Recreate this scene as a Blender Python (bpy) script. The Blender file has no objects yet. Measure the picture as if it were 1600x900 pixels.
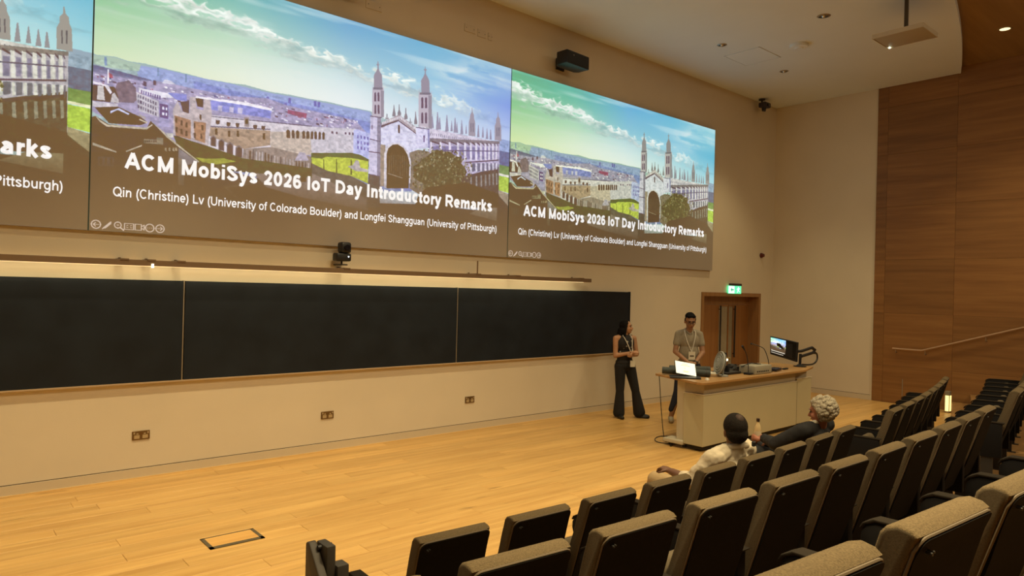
import bpy, bmesh, math, random
import numpy as np
from mathutils import Vector, Matrix, Euler

SC = bpy.context.scene
COL = SC.collection
PI = math.pi

# ---------------------------------------------------------------- camera
cam_d = bpy.data.cameras.new('camera'); cam = bpy.data.objects.new('camera', cam_d); COL.objects.link(cam)
FPX = 1075.0
cam_d.sensor_width = 36.0; cam_d.lens = FPX / 1600 * 36.0; cam_d.clip_start = 0.05; cam_d.clip_end = 100
yaw = math.radians(40.81); roll = math.atan(.0252); pitch = math.atan(1.8 * math.cos(roll) / FPX)
Fv = Vector((math.sin(yaw) * math.cos(pitch), math.cos(yaw) * math.cos(pitch), math.sin(pitch)))
R0 = Vector((math.cos(yaw), -math.sin(yaw), 0)); U0 = R0.cross(Fv)
Rv = R0 * math.cos(roll) + U0 * math.sin(roll); Uv = -R0 * math.sin(roll) + U0 * math.cos(roll)
M = Matrix((Rv, Uv, -Fv)).transposed().to_4x4(); M.translation = Vector((0, 0, 2.1))
cam.matrix_world = M
SC.camera = cam

# ---------------------------------------------------------------- world and exposure
w = bpy.data.worlds.new('world'); SC.world = w; w.use_nodes = True
w.node_tree.nodes['Background'].inputs[0].default_value = (.03, .022, .014, 1)
w.node_tree.nodes['Background'].inputs[1].default_value = 1.0
SC.view_settings.view_transform = 'Standard'; SC.view_settings.look = 'None'
SC.view_settings.exposure = 0.0; SC.view_settings.gamma = 1.0; SC.view_settings.use_curve_mapping = False

# ---------------------------------------------------------------- room lamps and added fill
WARM = (1.0, .80, .44)
def spot(name, loc, target, watt, angle, blend=.9, color=WARM, size=.12):
    d = bpy.data.lights.new(name, 'SPOT'); d.energy = watt; d.spot_size = math.radians(angle); d.spot_blend = blend
    d.color = color; d.shadow_soft_size = size
    o = bpy.data.objects.new(name, d); COL.objects.link(o); o.location = loc
    o.rotation_euler = (Vector(target) - Vector(loc)).to_track_quat('-Z', 'Y').to_euler()
    return o
def area(name, loc, target, watt, sx, sy, color=WARM):
    d = bpy.data.lights.new(name, 'AREA'); d.energy = watt; d.shape = 'RECTANGLE'; d.size = sx; d.size_y = sy; d.color = color
    o = bpy.data.objects.new(name, d); COL.objects.link(o); o.location = loc
    o.rotation_euler = (Vector(target) - Vector(loc)).to_track_quat('-Z', 'Y').to_euler()
    return o
# ceiling downlights washing the stage and the wall below the screen (unseen row without fixtures; last two sit at the unlit downlights)
STAGE = [(-3.0, 5.6), (-.6, 5.6), (1.8, 5.6), (4.2, 5.6), (6.6, 5.6)]
for i, (x, y) in enumerate(STAGE):
    spot('stage_downlight_lamp', (x, y, 6.36), (x, y + .55, 0), 620 if i < 4 else 470, 70)
spot('stage_downlight_lamp', (10.457, 4.939, 6.36), (10.4, 5.6, 0), 310, 80)
spot('stage_downlight_lamp', (12.52, 6.659, 6.36), (12.5, 6.4, 0), 230, 90)
AUD = [(1.9, .75), (3.4, 1.9), (6.2, 1.2), (9.4, 1.9), (13.296, 3.295), (-2.5, 1.0)]
for i, (x, y) in enumerate(AUD):
    spot('audience_downlight_lamp', (x, y, 6.5), (x, y + .2, 0), [1500, 480, 420, 420, 330, 700][i], [38, 90, 90, 90, 90, 90][i])
# added unseen fill lamps for ambient lift, then the LED strip under the rail
area('added_fill_lamp', (3.2, 1.3, 6.50), (3.2, 1.3, 0), 260, 3.6, .5, (1, .82, .50))
area('added_fill_lamp', (10.5, -1.5, 6.50), (10.5, -1.0, 0), 260, 4, 1.2, (1, .82, .50))
led = area('blackboard_strip_lamp', (2.15, 7.875, 2.232), (2.15, 8.06, 1.9), 15, 12.5, .03, (1, .82, .46))

# ---------------------------------------------------------------- helpers
def lin(c):
    return tuple(((v / 255) / 12.92 if v / 255 <= .04045 else ((v / 255 + .055) / 1.055) ** 2.4) for v in c)
MATS = {}
def mat(name, rgb, rough=.6, metal=0, spec=.5, noise=None, bump=None, emit=None, estr=1, rnd=0, stretch=(1, 1, 1), sheen=0, alpha=None, coord='Object'):
    """rgb = linear base colour; noise = (scale, amount); bump = (scale, strength); rnd = per-object value variation"""
    if name in MATS: return MATS[name]
    m = bpy.data.materials.new(name); MATS[name] = m; m.use_nodes = True
    nt = m.node_tree; n = nt.nodes; L = nt.links; b = n['Principled BSDF']
    b.inputs['Base Color'].default_value = (*rgb, 1); b.inputs['Roughness'].default_value = rough
    b.inputs['Metallic'].default_value = metal; b.inputs['Specular IOR Level'].default_value = spec
    if sheen: b.inputs['Sheen Weight'].default_value = sheen
    tc = n.new('ShaderNodeTexCoord'); mp = n.new('ShaderNodeMapping'); L.new(tc.outputs[coord], mp.inputs[0]); mp.inputs['Scale'].default_value = stretch
    val = None
    if noise:
        t = n.new('ShaderNodeTexNoise'); t.inputs['Scale'].default_value = noise[0]; t.inputs['Detail'].default_value = 6
        L.new(mp.outputs[0], t.inputs[0])
        mr = n.new('ShaderNodeMapRange'); mr.inputs['From Min'].default_value = .3; mr.inputs['From Max'].default_value = .7
        mr.inputs['To Min'].default_value = 1 - noise[1]; mr.inputs['To Max'].default_value = 1 + noise[1]
        L.new(t.outputs['Fac'], mr.inputs[0]); val = mr.outputs[0]
    if rnd:
        oi = n.new('ShaderNodeObjectInfo'); mr = n.new('ShaderNodeMapRange')
        mr.inputs['To Min'].default_value = 1 - rnd; mr.inputs['To Max'].default_value = 1 + rnd; L.new(oi.outputs['Random'], mr.inputs[0])
        if val:
            mm = n.new('ShaderNodeMath'); mm.operation = 'MULTIPLY'; L.new(val, mm.inputs[0]); L.new(mr.outputs[0], mm.inputs[1]); val = mm.outputs[0]
        else: val = mr.outputs[0]
    if val:
        hs = n.new('ShaderNodeHueSaturation'); hs.inputs['Color'].default_value = (*rgb, 1); L.new(val, hs.inputs['Value']); L.new(hs.outputs[0], b.inputs['Base Color'])
    if bump:
        t = n.new('ShaderNodeTexNoise'); t.inputs['Scale'].default_value = bump[0]; t.inputs['Detail'].default_value = 4
        L.new(mp.outputs[0], t.inputs[0]); bp = n.new('ShaderNodeBump'); bp.inputs['Strength'].default_value = bump[1]; bp.inputs['Distance'].default_value = .01
        L.new(t.outputs['Fac'], bp.inputs['Height']); L.new(bp.outputs[0], b.inputs['Normal'])
    if emit:
        b.inputs['Emission Color'].default_value = (*emit, 1); b.inputs['Emission Strength'].default_value = estr
    if alpha is not None:
        b.inputs['Transmission Weight'].default_value = alpha
    return m
def wood(name, a, b_, rough=.45, scale=1.0, axis='X', rnd=.1, knots=False, spec=.4, plank=False):
    if name in MATS: return MATS[name]
    m = bpy.data.materials.new(name); MATS[name] = m; m.use_nodes = True
    nt = m.node_tree; n = nt.nodes; L = nt.links; p = n['Principled BSDF']
    p.inputs['Roughness'].default_value = rough; p.inputs['Specular IOR Level'].default_value = spec
    tc = n.new('ShaderNodeTexCoord'); oi = n.new('ShaderNodeObjectInfo'); mp = n.new('ShaderNodeMapping')
    sc = {'X': (.5, 9, 9), 'Y': (9, .5, 9), 'Z': (9, 9, .5)}[axis]
    mp.inputs['Scale'].default_value = tuple(s * scale for s in sc)
    L.new(tc.outputs['Object'], mp.inputs[0])
    cx = n.new('ShaderNodeMath'); cx.operation = 'MULTIPLY'; cx.inputs[1].default_value = 37.0; L.new(oi.outputs['Random'], cx.inputs[0])
    t = n.new('ShaderNodeTexNoise'); t.noise_dimensions = '4D'; t.inputs['Scale'].default_value = 1.6; t.inputs['Detail'].default_value = 7; t.inputs['Roughness'].default_value = .62
    L.new(mp.outputs[0], t.inputs['Vector']); L.new(cx.outputs[0], t.inputs['W'])
    cr = n.new('ShaderNodeValToRGB'); cr.color_ramp.elements[0].position = .3; cr.color_ramp.elements[1].position = .68
    cr.color_ramp.elements[0].color = (*b_, 1); cr.color_ramp.elements[1].color = (*a, 1)
    L.new(t.outputs['Fac'], cr.inputs[0]); out = cr.outputs[0]
    if knots:
        t2 = n.new('ShaderNodeTexNoise'); t2.noise_dimensions = '4D'; t2.inputs['Scale'].default_value = 1.0; t2.inputs['Detail'].default_value = 3
        mp2 = n.new('ShaderNodeMapping'); mp2.inputs['Scale'].default_value = {'X': (1.6, 12, 12), 'Y': (12, 1.6, 12), 'Z': (12, 12, 1.6)}[axis]
        L.new(tc.outputs['Object'], mp2.inputs[0]); L.new(mp2.outputs[0], t2.inputs['Vector']); L.new(cx.outputs[0], t2.inputs['W'])
        mr = n.new('ShaderNodeMapRange'); mr.inputs['From Min'].default_value = .66; mr.inputs['From Max'].default_value = .78; L.new(t2.outputs['Fac'], mr.inputs[0])
        mx = n.new('ShaderNodeMixRGB'); L.new(mr.outputs[0], mx.inputs[0]); L.new(out, mx.inputs[1]); mx.inputs[2].default_value = (*[v * .45 for v in b_], 1); out = mx.outputs[0]
    mr = n.new('ShaderNodeMapRange'); mr.inputs['To Min'].default_value = 1 - rnd; mr.inputs['To Max'].default_value = 1 + rnd; L.new(oi.outputs['Random'], mr.inputs[0])
    hs = n.new('ShaderNodeHueSaturation'); L.new(out, hs.inputs['Color']); L.new(mr.outputs[0], hs.inputs['Value']); L.new(hs.outputs[0], p.inputs['Base Color'])
    return m

def bx(bm, x0, x1, y0, y1, z0, z1, mi=0):
    r = bmesh.ops.create_cube(bm, size=1)
    for v in r['verts']:
        v.co = Vector(((x0 + x1) / 2 + v.co.x * (x1 - x0), (y0 + y1) / 2 + v.co.y * (y1 - y0), (z0 + z1) / 2 + v.co.z * (z1 - z0)))
    if mi:
        for f in {f for v in r['verts'] for f in v.link_faces}: f.material_index = mi
    return r['verts']
def cyl(bm, a, b, ra, rb=None, n=16, caps=True):
    a = Vector(a); b = Vector(b); rb = ra if rb is None else rb
    q = (b - a).to_track_quat('Z', 'Y').to_matrix()
    r1 = [bm.verts.new(a + q @ Vector((ra * math.cos(2 * PI * i / n), ra * math.sin(2 * PI * i / n), 0))) for i in range(n)]
    r2 = [bm.verts.new(b + q @ Vector((rb * math.cos(2 * PI * i / n), rb * math.sin(2 * PI * i / n), 0))) for i in range(n)]
    for i in range(n): bm.faces.new((r1[i], r1[(i + 1) % n], r2[(i + 1) % n], r2[i]))
    if caps: bm.faces.new(r1[::-1]); bm.faces.new(r2)
def tube(bm, pts, r, n=8):
    pts = [Vector(p) for p in pts]; prev = None; up = Vector((0, 0, 1))
    rs = r if isinstance(r, (list, tuple)) else [r] * len(pts)
    for i, p in enumerate(pts):
        d = (pts[min(i + 1, len(pts) - 1)] - pts[max(i - 1, 0)]).normalized()
        s = d.cross(up)
        if s.length < .05: s = d.cross(Vector((0, 1, 0)))
        s.normalize(); t = s.cross(d)
        ring = [bm.verts.new(p + (s * math.cos(2 * PI * k / n) + t * math.sin(2 * PI * k / n)) * rs[i]) for k in range(n)]
        if prev:
            for k in range(n): bm.faces.new((prev[k], prev[(k + 1) % n], ring[(k + 1) % n], ring[k]))
        else: bm.faces.new(ring[::-1])
        prev = ring
    bm.faces.new(prev)
def curve_pts(pts, sub=6):
    """Catmull-Rom through the points"""
    P = [Vector(p) for p in pts]; P = [P[0] * 2 - P[1]] + P + [P[-1] * 2 - P[-2]]; out = []
    for i in range(1, len(P) - 2):
        for k in range(sub):
            t = k / sub
            out.append(.5 * ((2 * P[i]) + (P[i + 1] - P[i - 1]) * t + (2 * P[i - 1] - 5 * P[i] + 4 * P[i + 1] - P[i + 2]) * t * t + (-P[i - 1] + 3 * P[i] - 3 * P[i + 1] + P[i + 2]) * t ** 3))
    out.append(P[-2]); return out
def ext(bm, poly, axis, a, b, mi=0):
    """extrude a 2D polygon along an axis from a to b; the polygon's coordinates are the other two axes in order"""
    def P(p, t):
        return {'x': (t, p[0], p[1]), 'y': (p[0], t, p[1]), 'z': (p[0], p[1], t)}[axis]
    v1 = [bm.verts.new(P(p, a)) for p in poly]; v2 = [bm.verts.new(P(p, b)) for p in poly]; n = len(poly)
    fs = [bm.faces.new(v1), bm.faces.new(v2[::-1])]
    for i in range(n): fs.append(bm.faces.new((v1[i], v2[i], v2[(i + 1) % n], v1[(i + 1) % n])))
    for f in fs: f.material_index = mi
    return v1 + v2
def bev(bm, w, seg=2, edges=None):
    bmesh.ops.recalc_face_normals(bm, faces=bm.faces)
    bmesh.ops.bevel(bm, geom=edges or bm.edges[:], offset=w, segments=seg, affect='EDGES', profile=.5, clamp_overlap=True)
def obj(name, bm, m, parent=None, smooth=False, loc=None, rot=None, autosm=True):
    bmesh.ops.recalc_face_normals(bm, faces=bm.faces)
    me = bpy.data.meshes.new(name); bm.to_mesh(me); bm.free()
    for mm in (m if isinstance(m, (list, tuple)) else [m]): me.materials.append(mm)
    if smooth:
        me.polygons.foreach_set('use_smooth', [True] * len(me.polygons))
        if autosm:
            try: me.set_sharp_from_angle(angle=math.radians(38))
            except Exception: pass
    o = bpy.data.objects.new(name, me); COL.objects.link(o)
    if parent: o.parent = parent
    if loc: o.location = loc
    if rot: o.rotation_euler = rot
    return o
def NB(): return bmesh.new()
def box_obj(name, m, x0, x1, y0, y1, z0, z1, parent=None, b=0, **k):
    bm = NB(); bx(bm, x0, x1, y0, y1, z0, z1)
    if b: bev(bm, b, 2)
    return obj(name, bm, m, parent, **k)
def tag(o, label, cat, group=None):
    o['label'] = label; o['category'] = cat
    if group: o['group'] = group
    return o
def thing(name, label, cat, loc=(0, 0, 0), rotz=0, group=None):
    o = bpy.data.objects.new(name, None); COL.objects.link(o); o.location = loc; o.rotation_euler = (0, 0, rotz); o.empty_display_size = .1
    return tag(o, label, cat, group)
def struct(o): o['kind'] = 'structure'; return o
def stuff(o): o['kind'] = 'stuff'; return o
def arc(x, y0): return y0 + .0147 * (x - 4) ** 2

# ---------------------------------------------------------------- materials of the setting
D = 8.087; XR = 14.918; ZC = 6.42
m_wall = mat('wall_paint', (.69, .61, .475), .75, noise=(1.2, .03), bump=(60, .05))
m_ceil = mat('ceiling_paint', (.76, .82, .86), .85, noise=(1.0, .02))
m_base = mat('skirting_paint', (.62, .53, .39), .6)
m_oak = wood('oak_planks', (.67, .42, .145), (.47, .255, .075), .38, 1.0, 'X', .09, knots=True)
m_oaksub = mat('floor_joint', (.16, .08, .03), .9)
m_panel = wood('wall_veneer', (.30, .145, .045), (.185, .082, .024), .5, .6, 'Y', .10)
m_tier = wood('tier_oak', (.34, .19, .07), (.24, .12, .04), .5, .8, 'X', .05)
m_wceil = wood('ceiling_veneer', (.34, .21, .085), (.25, .145, .055), .6, .5, 'X', .04)
m_black = mat('black_plastic', (.012, .012, .014), .45)
m_steel = mat('brushed_steel', (.42, .38, .32), .38, .85)
m_dark = mat('dark_metal', (.05, .048, .045), .5, .5)
m_screen = mat('projection_paint', (.40, .35, .30), .85)
m_chalk = mat('blackboard_slate', (.009, .014, .022), .5, noise=(3, .25), spec=.3)
m_alu = mat('aluminium_trim', (.36, .33, .28), .4, .7)

# ---------------------------------------------------------------- floor
sub = struct(box_obj('floor', m_oaksub, -7.0, XR, -9.5, D, -.25, -.019))
rng = random.Random(3)
PW = .182; y = D; rows = 0; meshes = {}
far = NB()
while y > 2.2:
    y1 = y - PW; x = -6.98 + rng.uniform(0, 2.2)
    cuts = [-6.98]
    while x < XR - .5: cuts.append(x); x += rng.choice([2.0, 2.2, 2.4])
    cuts.append(XR - .002)
    for a, b in zip(cuts, cuts[1:]):
        if b - a < .05: continue
        if b < -3.0 or (y < 3.3 and a > 11) :
            bx(far, a + .001, b - .001, y1 + .001, y - .001, -.018, 0); continue
        key = round(b - a, 3)
        if key not in meshes:
            bm = NB(); bx(bm, 0, key - .002, 0, PW - .002, -.018, 0)
            e = [e for e in bm.edges if all(v.co.z > -.001 for v in e.verts)]
            bmesh.ops.bevel(bm, geom=e, offset=.0018, segments=1, affect='EDGES')
            o = obj('plank', bm, m_oak, sub); meshes[key] = o.data
        else:
            o = bpy.data.objects.new('plank', meshes[key]); COL.objects.link(o); o.parent = sub
        o.location = (a + .001, y1 + .001, rng.uniform(-.0006, 0)); rows += 1
    y = y1
stuff(obj('plank', far, m_oak, sub))
print('planks', rows)

# ---------------------------------------------------------------- seating tiers (curved steps)
YR = [2.66, 1.56, .45]; ZT = [.0, .353, .706]
def tier_front(k): return 2.36 - 1.07 * (k - 1)
for k in range(1, 9):
    bm = NB(); n = 30; xs = [-6.98 + (XR + 6.96) * i / n for i in range(n + 1)]
    z1 = .353 * k; z0 = z1 - .353 if k > 1 else -.019
    top = [(x, arc(x, tier_front(k))) for x in xs]
    back = [(x, arc(x, tier_front(k + 1)) - (.05 if k < 8 else 3)) for x in xs][::-1]
    ext(bm, [p for p in top] + [(px, max(py, -9.4)) for px, py in back], 'z', z0, z1)
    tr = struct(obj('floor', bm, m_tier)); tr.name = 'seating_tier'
    bm = NB()
    for xa, xb in [(6.95, 7.75), (13.0, XR - .03), (-.6, .55)]:
        pts = [(xa + (xb - xa) * i / 6, arc(xa + (xb - xa) * i / 6, tier_front(k)) + .30) for i in range(7)]
        pts += [(x_, y_ - .305) for x_, y_ in pts[::-1]]
        ext(bm, pts, 'z', z0 if k > 1 else 0.0, z1 - .176)
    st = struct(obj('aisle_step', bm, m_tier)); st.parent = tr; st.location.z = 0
    if 'kind' in st: del st['kind']

# ---------------------------------------------------------------- front wall with a door opening
DX0, DX1, DZ = 12.13, 14.33, 2.09
bm = NB()
bx(bm, -7.0, DX0, D, D + .35, -.02, 7.0); bx(bm, DX1, XR + .3, D, D + .35, -.02, 7.0); bx(bm, DX0, DX1, D, D + .35, DZ, 7.0)
wf = struct(obj('wall_front', bm, m_wall))
wf.data.materials.append(m_dark)
bm = NB()
for a, b in [(-6.98, DX0 - .06), (DX1 + .06, XR - .015)]: bx(bm, a, b, D - .014, D - .001, 0, .100)
struct(obj('baseboard_front', bm, m_base))
bm = NB()
for a, b in [(-6.98, DX0 - .06), (DX1 + .06, XR - .001)]: bx(bm, a, b, D - .0015, D + .001, .1005, .108)
struct(obj('trim_1', bm, mat('shadow_gap', (.10, .06, .025), .9)))
bm = NB(); bx(bm, -6.98, DX0 - .06, D - .026, D - .0145, 0, .010); bx(bm, DX1 + .06, XR - .03, D - .026, D - .0145, 0, .010)
struct(obj('trim_6', bm, mat('oak_bead', (.78, .54, .24), .35)))
# door
dr = struct(bpy.data.objects.new('door_1', None)); COL.objects.link(dr)
m_door = wood('door_veneer', (.36, .17, .05), (.26, .11, .032), .4, .7, 'Z', .06)
m_frame = wood('door_frame_oak', (.34, .18, .07), (.25, .12, .04), .45, .8, 'Z', .04)
m_dglass = mat('obscured_glass', (.32, .28, .20), .25, spec=.6, noise=(6, .08))
bm = NB()
bx(bm, DX0 - .05, DX0 + .03, D - .02, D + .27, 0, DZ - .031); bx(bm, DX1 - .03, DX1 + .05, D - .02, D + .27, 0, DZ - .031)
bx(bm, DX0 - .049, DX1 + .049, D - .021, D + .269, DZ - .03, DZ + .05)
obj('door_frame', bm, m_frame, dr)
box_obj('header_panel', m_frame, DX0 + .03, DX1 - .03, D + .235, D + .27, 1.88, DZ - .03, dr)
for x0, x1, g0, g1 in [(DX0 + .035, 13.48, 13.12, 13.46), (13.49, DX1 - .035, 13.50, 13.66)]:
    bm = NB(); bx(bm, x0, g0, D + .235, D + .28, .01, 1.875); bx(bm, g1, x1, D + .235, D + .28, .01, 1.875)
    bx(bm, g0, g1, D + .235, D + .28, .01, .45); bx(bm, g0, g1, D + .235, D + .28, 1.84, 1.875)
    lf = obj('door_leaf', bm, m_door, dr)
    box_obj('vision_panel', m_dglass, g0, g1, D + .248, D + .262, .45, 1.84, lf)
    hx = g0 - .012 if x0 < 13 else g1 + .02
    bm = NB(); cyl(bm, (hx, D + .19, .72), (hx, D + .19, 1.86), .016, n=12)
    for z in (.8, 1.78): cyl(bm, (hx, D + .19, z), (hx, D + .236, z), .010, n=8)
    obj('pull_handle', bm, m_black, lf, smooth=True)

# ---------------------------------------------------------------- right wall: white return, then veneer panels
YV = 5.877
bm = NB(); bx(bm, XR, XR + .3, YV, D + .35, -.02, 7.0)
struct(obj('wall_right_return', bm, m_wall)).name = 'wall_right'
struct(box_obj('baseboard_right', m_base, XR - .014, XR - .001, YV, D - .016, 0, .100))
struct(box_obj('trim_2', MATS['shadow_gap'], XR - .0015, XR + .001, YV, D - .002, .1005, .108))
wr = struct(box_obj('wall_right', mat('panel_backing', (.09, .045, .018), .9), XR + .035, XR + .3, -9.5, YV, -.02, 7.0))
yb = [YV - .004, 5.658]
yy = 5.658
while yy > -9.3: yy -= 1.24; yb.append(yy)
zb = [0, .745, 1.81, 2.888, 3.96, 5.03, 6.0, 6.9]
pm = {}
for i in range(len(yb) - 1):
    for j in range(len(zb) - 1):
        w_, h_ = round(yb[i] - yb[i + 1], 3), round(zb[j + 1] - zb[j], 3)
        if (w_, h_) not in pm:
            bm = NB(); bx(bm, 0, .03, .0015, w_ - .0015, .001, h_ - .001)
            e = [e for e in bm.edges if all(v.co.x < .001 for v in e.verts)]
            bmesh.ops.bevel(bm, geom=e, offset=.002, segments=1, affect='EDGES')
            o = obj('veneer_panel', bm, m_panel, wr); pm[(w_, h_)] = o.data
        else:
            o = bpy.data.objects.new('veneer_panel', pm[(w_, h_)]); COL.objects.link(o); o.parent = wr
        o.location = (XR + .004, yb[i + 1], zb[j])
# bright edge strip of a service panel and the wall's end trim
struct(box_obj('trim_3', m_alu, XR - .004, XR + .006, 5.270, 5.285, .16, .50))
struct(box_obj('trim_4', mat('corner_bead', (.62, .55, .42), .6), XR - .012, XR + .004, YV - .018, YV + .006, 0, ZC))
# left and back walls close the room behind the viewer
struct(box_obj('wall_left', m_wall, -7.3, -7.0, -9.5, D + .35, -.02, 7.0))
struct(box_obj('wall_back', m_panel, -7.3, XR + .3, -9.8, -9.5, -.02, 7.0))

# ---------------------------------------------------------------- ceilings
bm = NB(); n = 40; xs = [-7.0 + (XR + 7.0) * i / n for i in range(n + 1)]
ext(bm, [(x, arc(x, 2.66)) for x in xs] + [(XR, D), (-7.0, D)], 'z', ZC, ZC + .5)
struct(obj('ceiling', bm, m_ceil))
bm = NB(); ext(bm, [(x, arc(x, 2.66) - .002) for x in xs] + [(XR, -9.5), (-7.0, -9.5)], 'z', ZC + .12, ZC + .5)
cw = struct(obj('ceiling', bm, m_wceil))
bm = NB()
for i in range(n):
    a, b = xs[i], xs[i + 1]
    ext(bm, [(a, arc(a, 2.66)), (b, arc(b, 2.66)), (b, arc(b, 2.66) - .03), (a, arc(a, 2.66) - .03)], 'z', ZC - .005, ZC + .13)
struct(obj('trim_5', bm, m_ceil))

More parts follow.
